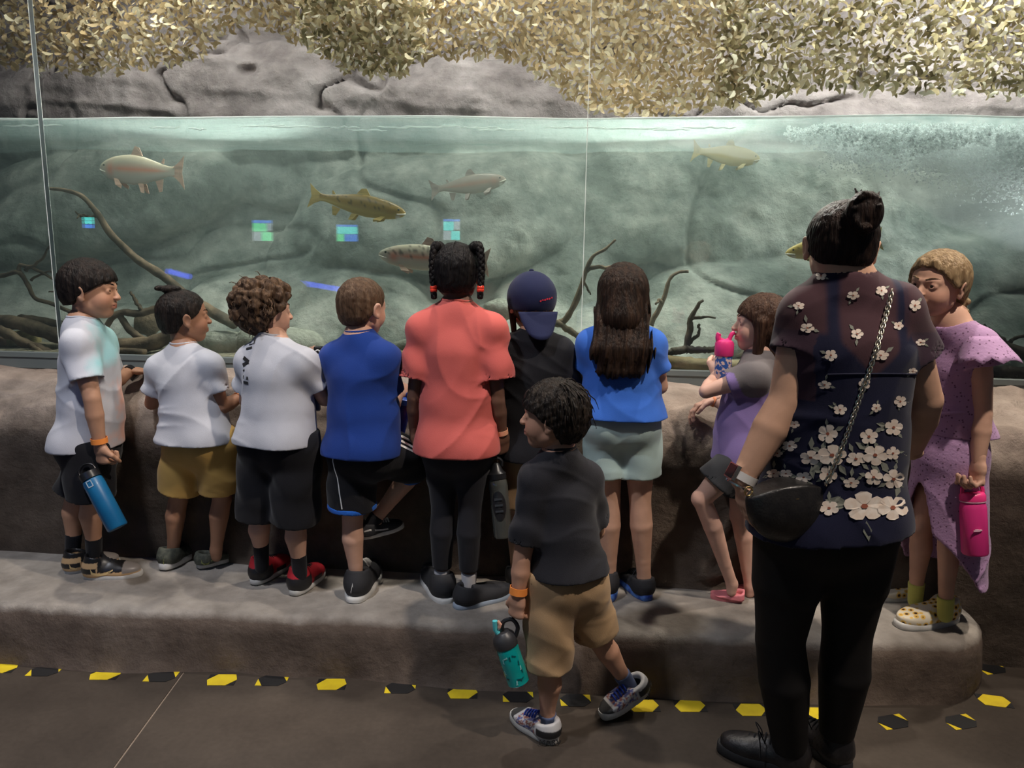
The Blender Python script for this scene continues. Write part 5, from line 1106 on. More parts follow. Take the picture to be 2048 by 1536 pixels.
mb = MB(); mb.tube(spline(seam, 3), .0028, 6); addp(kw, mb, 'waist_seam', mat('navy_plain', (.0085, .010, .034), .85), parent=bme)
o, M, r = wristband(kw, 'a', mat('watch_strap_white', (.62, .60, .58), .4), .04, .0265, .022, 'smart_watch'); mb = MB(); Mc = M @ Matrix.Rotation(math.radians(200), 4, 'Z')
mb.box((r-.002, -.019, -.021), (r+.010, .019, .021), 0, Mc); c = addp(kw, mb, 'watch_case', mat('steel', (.6, .6, .6), .25, 1), parent=o, smooth=False); mb = MB(); mb.box((r+.010, -.016, -.018), (r+.0112, .016, .018), 0, Mc); addp(kw, mb, 'watch_face', mat('watch_glass', (.012, .012, .015), .08), parent=o, smooth=False)
wristband(kw, 'a', mat('silver_chain', (.7, .68, .64), .25, 1), -.07, .0275, .005, 'bracelet')
BOOT = mat('black_boot_leather', (.010, .009, .010), .42, color2=(.022, .02, .021), scale=30, bump=.15, bscale=90)
for a, fx, fy in (('a', -.93, .36), ('b', -.50, .86)):
    q = np.array((kw['a'+a][0], kw['a'+a][1], 0)); f_ = unit((fx, fy, 0)); shoe(kw, q-f_*.055, q+f_*.205, BOOT, RUBB, high=.22, sole=.03, laces=BLACKC, width=.95)
for a in 'ab':
    mb = MB(); q = kw['a'+a]
    for sx in (-1, 1): mb.tube(spline([q+np.array((-.075, -.01, .02)), q+np.array((-.10, -.02*sx, .07)), q+np.array((-.085-.01*sx, -.03*sx, .03)), q+np.array((-.09, -.03*sx, -.02))], 5), .0018, 5)
    addp(kw, mb, 'bootlace', BLACKC)
# ---- girl in lavender eyelet dress
G11H = hair_mat('blond_hair', (.22, .145, .075), (.42, .30, .17), .45)
k11 = person('lavender_dress_girl', 'girl with blond braid in lavender eyelet dress holding a pink bottle', dict(
    k=1.05, z0=.22, H=.208, yaw=-112, head=(-124, -3, -4), hc=(1874, 568, 2.57), hairm=G11H, skin=(.60, .355, .255), neck=(1898, 648, 2.58), arm=.9, leg=.88, tw=.09, td=.075,
    sa=(1868, 690, 2.66), sb=(1958, 690, 2.50), ea=(1862, 800, 2.70), wa=(1850, 880, 2.66), eb=(1966, 828, 2.48), wb=(1957, 925, 2.46),
    ha=(1885, 895, 2.66), hb=(1922, 895, 2.55), ka=(1842, 1056, 2.64), aa=(1832, 1180, 2.66), kb=(1898, 1050, 2.53), ab=(1891, 1208, 2.555),
    hand_a=None, hand_b=(None, (-.8, -.2, 0), .8, 1)))
def braid11(S, H):
    E = lambda *a: np.array(a)*H
    for i in range(13):
        t = i/12; S.ell(E(-.24-.06*t+.035*math.sin(i*2.2), -.34+.03*t+.03*math.cos(i*2.2), -.16-.62*t), E(.085*(1-.3*t), .085*(1-.3*t), .06), k=.012*H)
    S.ell(E(0, -.36, .0), E(.30, .20, .30), k=.05*H)
    for sx in (-1, 1): S.cone(E(.10*sx, .30, .36), E(.37*sx, .10, .02), .05*H, .045*H, k=.04*H)
hair(k11, G11H, puff=.045, g=[(-.60, -.9), (-.34, -.5), (-.30, -.24), (-.16, -.14), (-.06, -.06), (.02, .10), (.12, .22), (.24, .30), (.34, .40), (.6, .9)], ridges=(44, .006), extra=braid11)
def lace_mat():
    m = mat('lavender_eyelet', (.40, .235, .42), .85, bump=.2, bscale=120, sheen=.1); nt = m.node_tree; b = nt.nodes['Principled BSDF']; L = nt.links.new
    tc = nn(nt, 'ShaderNodeTexCoord'); v = nn(nt, 'ShaderNodeTexVoronoi'); v.inputs['Scale'].default_value = 75; L(tc.outputs['Object'], v.inputs['Vector'])
    r = nn(nt, 'ShaderNodeValToRGB'); r.color_ramp.elements[0].position = .18; r.color_ramp.elements[1].position = .26; r.color_ramp.elements[0].color = (.16, .075, .15, 1); r.color_ramp.elements[1].color = (.42, .25, .44, 1)
    L(v.outputs['Distance'], r.inputs[0]); L(r.outputs[0], b.inputs['Base Color']); return m
LAV = lace_mat()
k11['sleeve_fix'] = 1
shirt(k11, LAV, hem=-.055, sleeve=.30, sl_r=.060, seed=81, fold=.002, name='dress', loose=.010, neck_r=.075, neck_drop=-.045, hemr=1.05)
p = k11; ms, mh, ax = torso_axis(p); f = p['fwd']; lat = unit(p['hb']-p['ha'])
S = SDF(*bounds([mh+np.array((0, 0, .16)), mh-np.array((0, 0, .42))], .24), .005)
top_ = mh+np.array((0, 0, .13)); bot = mh+np.array((0, 0, -.46))-f*.02
S.ecap(top_, mh-np.array((0, 0, .02)), lat, (.106, .092), (.125, .108), k=.02); S.ecap(mh-np.array((0, 0, .02)), bot, lat, (.125, .105), (.165, .135), k=.03); S.folds(.006, 1.1, 3, (1, .6, .15))
fs = S.f.copy(); g = S.all(); z_ = g[2]-(mh[2]-.44); rel = (g[0]-mh[0])*f[0]+(g[1]-mh[1])*f[1]
hemz = -.02+.20*np.clip((rel+.02)/.14, 0, 1); S.f = np.maximum(S.f, -np.maximum(fs+.009, g[2]-mh[2]+.01)); S.f = np.maximum(S.f, (hemz-z_).astype(np.float32))
c0 = mh+f*.16-lat*.02+np.array((0, 0, -.08)); S.cone(c0, mh+f*.14-lat*.03+np.array((0, 0, -.5)), .035, .15, k=.008, sub=True); S.plane(top_, (0, 0, 1)); V, Q = S.mesh(1); addv(p, V, Q, 'skirt', LAV, parent=p['dress'])
mb = MB(); c = mh+ax*.34; mb.tube([c+(.108*math.cos(t)*lat+.094*math.sin(t)*f) for t in np.linspace(0, 6.283, 40)], .006, 6); addp(p, mb, 'waistband', LAV, parent=p['dress'])
for a, sg in (('a', -1), ('b', 1)):    # flutter sleeves
    s_ = p['s'+a]; d = unit(p['e'+a]-s_); out = unit(lat*sg*1.0+np.array((0, 0, .12))); mb = MB(); n = 22; rows = 6; Vv = []
    for i in range(rows):
        t = i/(rows-1)
        for j in range(n): a2 = math.pi*2*j/n; r_ = .048+.042*t; wv = .007*t*math.sin(a2*9); Vv.append(s_+d*(-.025+.085*t)+out*(.012+.030*t)+(r_+wv)*(math.cos(a2)*f+math.sin(a2)*np.cross(d, f))+d*.010*t*math.sin(a2*9))
    F = [(i*n+j, i*n+(j+1) % n, (i+1)*n+(j+1) % n, (i+1)*n+j) for i in range(rows-1) for j in range(n)]; mb.add(Vv, F); o = addp(p, mb, 'flutter_sleeve', LAV, parent=p['dress']); md = o.modifiers.new('s', 'SOLIDIFY'); md.thickness = .003
YSOCK = cloth('yellow_sock', (.62, .62, .16))
for a in 'ab': sock(k11, a, YSOCK, .03)
SUN = mat('sunflower_canvas', (.76, .66, .46), .8); nt = SUN.node_tree; b = nt.nodes['Principled BSDF']; L = nt.links.new
tc = nn(nt, 'ShaderNodeTexCoord'); v = nn(nt, 'ShaderNodeTexVoronoi'); v.inputs['Scale'].default_value = 42; v.inputs['Randomness'].default_value = .5; L(tc.outputs['Object'], v.inputs['Vector'])
r = nn(nt, 'ShaderNodeValToRGB'); e = r.color_ramp.elements; e[0].position = .20; e[0].color = (.05, .018, .008, 1); e[1].position = .46; e[1].color = (.76, .68, .52, 1); q = e.new(.24); q.color = (.75, .42, .06, 1); q = e.new(.40); q.color = (.80, .55, .16, 1); L(v.outputs['Distance'], r.inputs[0]); L(r.outputs[0], b.inputs['Base Color'])
shoe(k11, S2(1916, 1243)+np.array((0, .02, 0)), S2(1794, 1256), SUN, RUBW, sole=.024); shoe(k11, S2(1850, 1204)+np.array((0, .03, 0)), S2(1756, 1204)+np.array((0, .02, 0)), SUN, RUBW, sole=.024)
# ---------------------------------------------------------------- side marks on the shoes
def shoe_mark(p, i, pts, m, ray=(0, 1, 0), nm='side_mark'):
    o, M, heel, Lh = p['shoes'][i]; quads = []
    n = len(pts)//2; up, lo = pts[:n], pts[n:][::-1]
    for a in range(n-1): quads.append([up[a], lo[a], lo[a+1], up[a+1]])
    quads = [[(x*Lh, z*Lh) for x, z in q] for q in quads]
    decal(p, o, quads, heel, M[:, 1], M[:, 2], ray, m, nm, off=.0015)
SW = [(.72, .30), (.60, .225), (.48, .175), (.36, .165), (.28, .20), (.24, .27)]; SW2 = [(.24, .265), (.25, .17), (.34, .115), (.48, .13), (.60, .20), (.72, .295)]
shoe_mark(k1, 0, SW+SW2, mat('gold_mark', (.72, .52, .24), .35)); shoe_mark(k1, 1, SW+SW2, MATS['gold_mark'])
for i in (0, 1): shoe_mark(k2, i, SW+SW2, mat('lime_mark', (.30, .33, .10), .5))
WV = [(.20, .23), (.34, .25), (.48, .20), (.62, .16), (.74, .15)]; WV2 = [(.74, .12), (.62, .125), (.48, .16), (.34, .21), (.20, .20)]
for i in (0, 1): shoe_mark(k4, i, WV+WV2, RUBW)
# ================================================================ bottles and held things
def axisM(top, bot, spin=0):
    "matrix whose +Z runs from bot to top, origin at bot"
    z = Vector(np.array(top)-np.array(bot)); L = z.length; q = Vector((0, 0, 1)).rotation_difference(z.normalized()); return Matrix.Translation(Vector(bot)) @ q.to_matrix().to_4x4() @ Matrix.Rotation(spin, 4, 'Z'), L
def bottle(name, label, top, bot, body_prof, body_m, cap_prof=None, cap_m=None, extras=(), spin=0):
    "profiles as fractions (r metres, z fraction of length)"
    M, L = axisM(top, bot, spin); base = np.array(bot, float); e = empty(name, base); tag(e, label, 'bottle')
    def part(mb, nm, mt, parent=e, sharp=35):
        mb.v = [tuple(np.array(M @ Vector(v))-base) for v in mb.v]; return mb.build(nm, mt, parent, None, sharp=sharp)
    mb = MB(); mb.lathe([(r, z*L) for r, z in body_prof], 28); b = part(mb, 'body', body_m)
    if cap_prof: mb = MB(); mb.lathe([(r, z*L) for r, z in cap_prof], 28); part(mb, 'lid', cap_m)
    for nm, fn, mt in extras: mb = MB(); fn(mb, L); part(mb, nm, mt)
    return e
PBLK = mat('black_plastic', (.014, .014, .016), .35)
# blue steel flask of the tie-dye boy
def strap(mb, L): mb.tube(spline([(-.030, 0, L*.93), (-.026, 0, L*1.07), (0, 0, L*1.13), (.026, 0, L*1.07), (.030, 0, L*.93)], 6), .006, 8, flat=.6)
def logo_box(mb, L):
    for x0, x1, z0, z1 in ((-.010, .010, .74, .755), (-.010, .010, .835, .85), (-.010, -.007, .74, .85), (.007, .010, .74, .85)): mb.box((x0, -.0375, z0*L), (x1, -.0358, z1*L))
bottle('water_bottle', 'blue steel water bottle with black lid held by tie-dye boy', P(176, 944, 2.50), P(236, 1056, 2.47),
       [(.033, 0), (.036, .02), (.036, .80), (.034, .86), (.027, .88)], mat('blue_powder_coat', (.005, .10, .24), .38, color2=(.008, .14, .30), scale=5, coat=.2), [(.031, .87), (.035, .88), (.035, .99), (.031, 1.0)], PBLK,
       (('carry_loop', strap, PBLK), ('badge', logo_box, mat('silver_print', (.7, .72, .74), .3, .5))), spin=.25)
# curly boy: dark blue bottle under the arm and a small black gadget in the hand
bottle('water_bottle', 'dark blue bottle tucked under the curly-haired boy\'s arm', P(622, 742, 2.70), P(626, 822, 2.66), [(.026, 0), (.029, .03), (.029, .8), (.024, .88)], mat('navy_bottle', (.012, .035, .13), .4), [(.022, .88), (.024, .89), (.024, 1)], PBLK)
g0 = P(638, 706, 2.72); e = empty('toy_gadget', g0); tag(e, 'small black gadget with white ring in the curly-haired boy\'s raised hand', 'toy'); mb = MB(); mb.box((-.017, -.012, -.026), (.017, .012, .026)); b = mb.build('casing', PBLK, e, smooth=False); bm_ = b.modifiers.new('b', 'BEVEL'); bm_.width = .005; bm_.segments = 3
mb = MB(); mb.lathe([(.006, 0), (.011, 0), (.011, .004), (.006, .004), (.006, 0)], 18, 0, Matrix.Translation((0, -.012, .004)) @ Matrix.Rotation(math.pi/2, 4, 'X'), close=False); mb.build('ring', WTAB, e)
# blue tumbler of the boy in blue
def spout(mb, L): mb.tube([(0.012, -.012, L*.99), (.016, -.016, L*1.08), (.028, -.022, L*1.12)], .007, 8)
bottle('tumbler', 'royal blue plastic tumbler held by the boy in blue shirt', P(808, 792, 2.72), P(792, 872, 2.70), [(.028, 0), (.031, .04), (.036, .78), (.037, .80)], mat('blue_plastic', (.015, .03, .36), .25, coat=.4), [(.040, .79), (.041, .82), (.041, .92), (.034, .97), (.02, 1.0)], mat('blue_lid', (.03, .12, .62), .3), (('spout', spout, MATS['blue_lid']),))
# smoke bottle of the coral girl
def loop5(mb, L): mb.tube(spline([(-.020, 0, L*.95), (-.022, 0, L*1.03), (0, 0, L*1.07), (.020, 0, L*1.03), (.020, 0, L*.95)], 6), .0055, 8)
def grip(mb, L):
    n = 20; Vv = []
    for r_ in (0, .5, 1):
        for i in range(n): a = 2*math.pi*i/n; x = .024*r_*math.cos(a); z = L*(.44+.20*r_*math.sin(a)); Vv.append((x, -math.sqrt(max(.0355**2-x*x, 0))-.003*(1-r_**2), z))
    mb.add(Vv, [(i, (i+1) % n, n+(i+1) % n, n+i) for i in range(n)]+[(n+i, n+(i+1) % n, 2*n+(i+1) % n, 2*n+i) for i in range(n)])
def ribs(mb, L):
    for t in (.36, .44, .52): mb.box((-.014, -.0405, L*t), (.014, -.037, L*(t+.025)))
bottle('water_bottle', 'smoke grey bottle with black lid and oval grip held by coral-shirt girl', P(992, 926, 2.56), P(1007, 1074, 2.52), [(.031, 0), (.034, .03), (.034, .70), (.032, .76), (.026, .80)], mat('smoke_plastic', (.055, .06, .055), .18, color2=(.085, .085, .075), scale=4, coat=.3), [(.030, .78), (.032, .79), (.032, .86), (.022, .90), (.016, .97), (.010, 1.0)], PBLK, (('carry_loop', loop5, PBLK), ('grip', grip, PBLK), ('grip_rib', ribs, mat('grip_grey', (.03, .034, .04), .5))))
# teal bottle of the foreground boy
def loop8(mb, L): mb.tube(spline([(.034, 0, L*.84), (.050, 0, L*1.0), (.040, 0, L*1.16), (.012, 0, L*1.15), (.0, 0, L*1.0)], 6), .0065, 8)
def straw8(mb, L): mb.tube([(-.012, -.008, L*1.0), (-.016, -.010, L*1.08), (-.012, -.012, L*1.16), (-.008, -.012, L*1.24)], [.008, .007, .0075, .008], 10)
def tip8(mb, L): mb.tube([(-.002, -.012, L*1.10), (.004, -.012, L*1.15), (.0, -.012, L*1.22)], [.005, .006, .005], 8)
b8b = bottle('water_bottle', 'teal clear bottle with black lid dangling from foreground boy\'s hand', P(1004, 1262, 2.10), P(1038, 1366, 2.09), [(.028, 0), (.034, .03), (.035, .4), (.034, .74), (.030, .80)], mat('teal_plastic', (.0, .26, .25), .2, color2=(.005, .36, .34), scale=6, coat=.4), [(.036, .72), (.037, .74), (.037, .84), (.033, .92), (.022, .99), (.010, 1.0)], mat('grey_lid', (.035, .035, .038), .4), (('carry_loop', loop8, PBLK), ('mouthpiece', straw8, mat('aqua_plastic', (.10, .55, .60), .35)), ('spout_tip', tip8, mat('peach_plastic', (.75, .40, .28), .4))))
M, L = axisM(P(1004, 1262, 2.10), P(1038, 1366, 2.09)); r8 = np.random.RandomState(6)
for i in range(18):     # little fish print
    a = -math.pi/2+r8.normal()*.9; z = L*(.08+.6*r8.rand()); t = r8.rand()*6.28; mb = MB(); Vv = []
    for x, y in ((-.008, 0), (-.003, .0022), (.004, .0018), (.008, .0035), (.008, -.0035), (.004, -.0018), (-.003, -.0022)):
        xx = x*math.cos(t)-y*math.sin(t); yy = x*math.sin(t)+y*math.cos(t); aa = a+xx/.035; Vv.append(np.array(M @ Vector((.0358*math.cos(aa), .0358*math.sin(aa), z+yy)))-np.array(b8b.location))
    mb.add(Vv, [tuple(range(7))]); mb.build('print_mark', mat('teal_dark_print', (.0, .07, .08), .4) if i % 3 else mat('teal_pale_print', (.25, .6, .6), .4), b8b, smooth=False)
# drinking girl's bottle
def ears(mb, L): mb.tube(spline([(-.020, 0, L*.90), (-.024, 0, L*1.04), (-.020, 0, L*1.10)], 5), [.010]*5+[.009]*5+[.007], 10); mb.tube(spline([(.014, 0, L*.95), (.022, 0, L*1.08), (.032, 0, L*1.13)], 5), .0075, 10); mb.tube(spline([(-.02, 0, L*.97), (0, 0, L*.93), (.016, 0, L*.97)], 5), .008, 8)
b9 = bottle('drinking_bottle', 'blue floral bottle with pink lid at the drinking girl\'s mouth', P(1450, 676, 2.68), P(1444, 768, 2.68), [(.027, 0), (.029, .03), (.029, .60), (.026, .66)], mat('floral_blue_wrap', (.03, .10, .36), .4, color2=(.72, .52, .46), scale=75, detail=1, mixpos=(.5, .56)), [(.031, .62), (.033, .64), (.033, .88), (.028, .94), (.012, .97)], mat('hot_pink_plastic', (.86, .045, .24), .35), (('spout_loop', ears, MATS['hot_pink_plastic']),))
M, L = axisM(P(1450, 676, 2.68), P(1444, 768, 2.68))
# pink bottle of the girl in lavender
def ring11(mb, L): mb.tube(spline([(-.030, 0, L*.86), (-.030, 0, L*1.0), (-.012, 0, L*1.10), (.014, 0, L*1.10), (.031, 0, L*1.0), (.030, 0, L*.86)], 5), .0065, 8)
def band11(mb, L): mb.lathe([(.0375, .80*L), (.0385, .80*L), (.0385, .815*L), (.0375, .815*L)], 28, close=False)
def mark11(mb, L):
    for x, z, w in ((-.018, .40, .012), (-.006, .395, .010), (-.022, .385, .02)): mb.box((x, -.0445, z*L), (x+w, -.0405, (z+.018)*L))
bottle('water_bottle', 'hot pink flask with loop lid held by girl in lavender dress', P(1944, 976, 2.47), P(1950, 1108, 2.44), [(.036, 0), (.0395, .03), (.0395, .70), (.036, .78), (.034, .80)], mat('hot_pink_coat', (.80, .04, .26), .45), [(.036, .81), (.0385, .82), (.0385, .90), (.034, .93), (.03, .94)], MATS['hot_pink_plastic'], (('carry_loop', ring11, MATS['hot_pink_plastic']), ('neck_band', band11, mat('pale_pink_band', (.85, .45, .6), .3)), ('print', mark11, mat('pink_print', (.9, .55, .68), .5))))

# ---------------------------------------------------------------- woman's shoulder bag with chain
LEA = mat('black_leather', (.012, .011, .011), .36, color2=(.02, .018, .017), scale=40, bump=.12, bscale=160); BR = mat('brass', (.65, .46, .20), .3, 1); SILV = mat('pale_gold_chain', (.78, .70, .56), .25, 1)
bc = P(1574, 1008, 1.90); e = empty('shoulder_bag', bc); tag(e, 'black leather half-moon shoulder bag on a chain at the woman\'s hip', 'bag')
S = SDF((-.16, -.09, -.14), (.16, .09, .10), .0045); S.ell((0, 0, .02), (.112, .045, .105), k=.02); S.ell((0, -.012, -.02), (.095, .042, .075), k=.03)
g = S.all(); S.f = np.maximum(S.f, (g[2]-(.062-.12*g[0]*0-.9*(g[0]*g[0])*3+.0)).astype(np.float32)); V, Q = S.mesh(1); Rb = frame(-14, 0, -4); V = V@Rb.T; link('body', np_mesh('body', V, Q, LEA), e)
mb = MB(); xs_ = np.linspace(-.098, .098, 14); pts = np.c_[xs_, -.0475+.030*(xs_/.1)**2, .034-2.0*xs_**2]; mb.tube((pts@Rb.T), .0030, 6); mb.build('zip', BR, e)
mb = MB(); mb.box((-.004, -.052, .004), (.004, -.047, .032)); mb.v = [tuple(Rb@np.array(v)) for v in mb.v]; mb.build('zip_pull', BR, e, smooth=False)
for sx in (-1, 1): mb = MB(); t = np.linspace(0, 6.283, 14); mb.tube([Rb@np.array((.105*sx+.010*math.cos(a), 0, .045+.012*math.sin(a))) for a in t], .0025, 6); mb.build('strap_ring', BR, e)
path = []
for px, py in ((1652, 968), (1660, 950), (1672, 925), (1690, 880), (1706, 835), (1722, 790), (1738, 745), (1752, 700), (1765, 655), (1776, 615), (1784, 580), (1788, 552)):
    h = on_back(px, py)
    if h is not None: path.append(h-_ray(px, py)*.006)
path = [bc+Rb@np.array((.105, 0, .058))]+path; path = spline(path, 10); seg = np.r_[0, np.cumsum(np.linalg.norm(np.diff(path, axis=0), axis=1))]; n = int(seg[-1]/.0085)
t = np.linspace(0, 2*math.pi, 10); mb = MB(); mb.tube(np.c_[.0085*np.cos(t), .0056*np.sin(t), 0*t], .0021, 5, cap=False); lk = None
for i in range(n):
    s_ = (i+.5)*.0085; c = np.array([np.interp(s_, seg, path[:, j]) for j in range(3)]); c2 = np.array([np.interp(s_+.004, seg, path[:, j]) for j in range(3)]); d = Vector(c2-c).normalized()
    if lk is None: lk = mb.build('chain_link', SILV, e); o = lk
    else: o = lk.copy(); COL.objects.link(o); o.parent = e
    q = Vector((1, 0, 0)).rotation_difference(d); o.rotation_mode = 'QUATERNION'; o.rotation_quaternion = q @ Matrix.Rotation(math.radians(45 if i % 2 else -45), 3, 'X').to_quaternion(); o.location = Vector(c-bc)

# ---------------------------------------------------------------- fish
def fish(label, nose, tail, Y, cols, spots, H=.29, seed=0, roll=0, bend=.03):
    "nose, tail: photo pixels; cols = back, side, band, belly, fin"
    a, b = P(*nose, Y), P(*tail, Y); L = np.linalg.norm(a-b); fx = unit(a-b); fy = np.array((0, 1., 0)); fy = unit(fy-fx*(fy@fx)); fz = np.cross(fx, fy)
    if fz[2] < 0: fz = -fz; fy = -fy
    M = np.stack([fx, fy, fz], 1); org = b
    st = np.array([(0.0, .004, .006, 0), (.012, .026, .020, -.002), (.05, .050, .032, -.004), (.10, .070, .040, -.004), (.18, .090, .048, -.002), (.30, .104, .052, 0), (.42, .112, .052, 0), (.55, .100, .046, 0), (.68, .074, .034, 0), (.78, .050, .022, .002), (.86, .036, .013, .004), (.92, .040, .008, .004)])
    s = np.linspace(0, .92, 44); hh = np.interp(s, st[:, 0], st[:, 1])*L*H/.29; hw = np.interp(s, st[:, 0], st[:, 2])*L; zc = np.interp(s, st[:, 0], st[:, 3])*L
    n = 24; V = []; T = []; r = np.random.RandomState(seed); sp = r.rand(160, 2)
    def place(x, y, z): return org+M@np.array((x*L, y+bend*L*math.sin((1-x)*4.2)*.5, z))
    for i in range(len(s)):
        for j in range(n):
            t = 2*math.pi*j/n; y = hw[i]*math.sin(t); z = zc[i]+hh[i]*math.cos(t); V.append(place(1-s[i], y, z)); v = math.cos(t)
            c = np.array(cols[0])*np.clip((v-.15)*2.2, 0, 1)+np.array(cols[1])*np.clip(1-abs(v-.15)*1.6, 0, 1)+np.array(cols[3])*np.clip((-v-.1)*1.6, 0, 1)
            w = np.clip((v-.15)*2.2, 0, 1)+np.clip(1-abs(v-.15)*1.6, 0, 1)+np.clip((-v-.1)*1.6, 0, 1); c = c/max(w, .2)
            bd = math.exp(-((v-.02)/.22)**2)*np.clip((s[i]-.16)*9, 0, 1)*np.clip((.88-s[i])*6, 0, 1); c = c*(1-.75*bd)+np.array(cols[2])*.75*bd
            gl = math.exp(-(((s[i]-.155)/.045)**2+((v+.05)/.5)**2)); c = c*(1-.8*gl)+np.array(cols[2])*.8*gl
            if spots and v > -.2 and s[i] > .1:
                d = np.min((sp[:, 0]*.92-s[i])**2+((sp[:, 1]*1.2-.2-v)*.16)**2); c = c*(.35 if d < .00006 else 1)
            if .045 < s[i] < .1 and v < -.55: c = np.array((.75, .70, .62))
            T.append(c)
    k = len(s); Q = [(i*n+j, i*n+(j+1) % n, (i+1)*n+(j+1) % n, (i+1)*n+j) for i in range(k-1) for j in range(n)]
    base = (a+b)/2; ob = link('trout', np_mesh('trout', np.array(V)-base, Q, mat('fish_skin', (1, 1, 1), .35, attr='tint', spec=.5), col=np.array(T)), None, base); tag(ob, label, 'fish', 'trout in the tank')
    fm = mat('fin_%d' % seed, cols[4], .5, color2=tuple(x*.7 for x in cols[4]), scale=60, stretch=(.2, 1, 1))
    def fin(nm, pts, th=.003, splay=0, side=0):
        mb = MB(); P3 = []; m_ = len(pts)
        for o_ in (-th, th):
            for i, (x, z) in enumerate(pts): root = 1 if i in (0, m_-1) else .35; P3.append(place(x, side*np.interp(1-x, s, hw)*.75+splay*L*abs(z-pts[0][1])*0+side*splay*L*(0 if i in (0, m_-1) else 1)+o_*root, z*L)-base)
        mb.add(P3, [tuple(range(m_-1, -1, -1)), tuple(range(m_, 2*m_))]+[(i, (i+1) % m_, m_+(i+1) % m_, m_+i) for i in range(m_)]); mb.build(nm, fm, ob, smooth=False)
    g = H/.29
    fin('tail_fin', [(.10, .034*g), (.03, .075*g), (-.035, .125*g), (-.02, .06*g), (-.005, 0), (-.02, -.06*g), (-.035, -.125*g), (.03, -.07*g), (.10, -.030*g)])
    fin('dorsal_fin', [(.60, .108*g), (.55, .175*g), (.50, .165*g), (.47, .125*g), (.46, .105*g)]); fin('adipose_fin', [(.24, .062*g), (.215, .095*g), (.20, .09*g), (.21, .055*g)])
    fin('anal_fin', [(.31, -.075*g), (.27, -.155*g), (.235, -.15*g), (.22, -.055*g)])
    for sd in (-1, 1): fin('pectoral_fin', [(.80, -.070*g), (.76, -.12*g), (.69, -.145*g), (.68, -.12*g), (.75, -.075*g)], .002, .035, sd); fin('pelvic_fin', [(.50, -.10*g), (.46, -.165*g), (.42, -.17*g), (.44, -.10*g)], .002, .02, sd)
    for sd in (-1, 1):
        mb = MB(); c = place(.925, sd*np.interp(.075, s, hw)*.93, np.interp(.075, s, hh)*.38)-base; rr = .011*L
        mb.lathe([(max(rr*math.sin(q), 1e-5), -rr*math.cos(q)) for q in np.linspace(0, math.pi, 9)], 12, 0, Matrix.Translation(Vector(c)), close=False); mb.build('eye', mat('fish_eye', (.02, .02, .015), .1), ob)
    mb = MB(); t = np.linspace(0, 1, 8); mb.tube([place(1-.004-.085*q, sd_*np.interp(.01+.085*q, s, hw)*1.0, -np.interp(.01+.085*q, s, hh)*.42+zc[0])-base for sd_, q in [(-1, 1-x) for x in t]+[(1, x) for x in t[1:]]], .0035*L/.4, 6); mb.build('jaw', mat('fish_lip', (.72, .66, .56), .4), ob)
    return ob
RB = ((.46, .39, .28), (.66, .56, .44), (.90, .26, .13), (.74, .64, .52), (.80, .50, .36)); BT = ((.20, .125, .03), (.42, .27, .06), (.42, .26, .06), (.62, .46, .14), (.68, .48, .14))
fish('pale rainbow trout with orange stripe swimming left near the surface', (200, 336), (362, 345), 3.62, RB, False, H=.45, seed=1)
fish('golden brown trout swimming right above the blue-shirted boy', (812, 427), (625, 392), 3.56, BT, True, H=.29, seed=2)
fish('faint pinkish trout in the haze facing right behind the brown trout', (1012, 358), (865, 380), 3.98, ((.34, .27, .22), (.44, .34, .28), (.56, .30, .22), (.5, .42, .36), (.45, .35, .3)), False, H=.33, seed=3)
fish('rainbow trout with red cheek passing behind the coral girl\'s head', (757, 508), (972, 525), 3.52, ((.50, .43, .32), (.64, .55, .43), (.88, .22, .11), (.72, .63, .52), (.75, .48, .36)), True, H=.31, seed=4)
fish('hazy yellow trout under the surface above the drinking girl', (1520, 318), (1388, 302), 3.98, ((.55, .43, .18), (.66, .52, .24), (.66, .5, .24), (.68, .56, .32), (.66, .52, .26)), False, H=.40, seed=5)
fish('yellow trout whose head shows beside the woman\'s hair', (1571, 506), (1760, 478), 3.50, ((.50, .36, .08), (.62, .45, .12), (.62, .42, .12), (.66, .54, .26), (.6, .45, .15)), True, H=.30, seed=6)

# ---------------------------------------------------------------- driftwood
WOOD = mat('wet_driftwood', (.085, .055, .032), .8, color2=(.26, .175, .105), scale=9, detail=7, stretch=(1, 1, 1), bump=.7, bscale=34); PALEW = mat('pale_log_bark', (.24, .17, .085), .85, color2=(.40, .31, .18), scale=8, detail=7, bump=.6, bscale=30); DARKW = mat('dark_driftwood', (.045, .032, .022), .8, color2=(.12, .085, .055), scale=10, bump=.7, bscale=34)
def stick(mb, pts, r0, r1, n=10, seed=0):
    q = spline([P(*p) for p in pts], 7); t = np.linspace(0, 1, len(q)); q = q+.004*np.stack([vnoise(t*9, seed, i) for i in range(3)], 1); mb.tube(q, (r0+(r1-r0)*t)*(1+.16*vnoise(t*14, seed+.5)+.1*vnoise(t*37, seed)), n)
def wood(label, main, branches, m=WOOD, seed=0):
    c = P(*main[0][len(main[0])//2]); mb = MB(); stick(mb, main[0], main[1], main[2], 12, seed); o = mb.build('driftwood', m, None, c); tag(o, label, 'driftwood')
    for i, (pts, r0, r1) in enumerate(branches): mb = MB(); stick(mb, pts, r0, r1, 9, seed+i+1); mb.v = [tuple(np.array(v)-c) for v in mb.v]; mb.build('branch', m, o)
    return o
y1 = 3.62
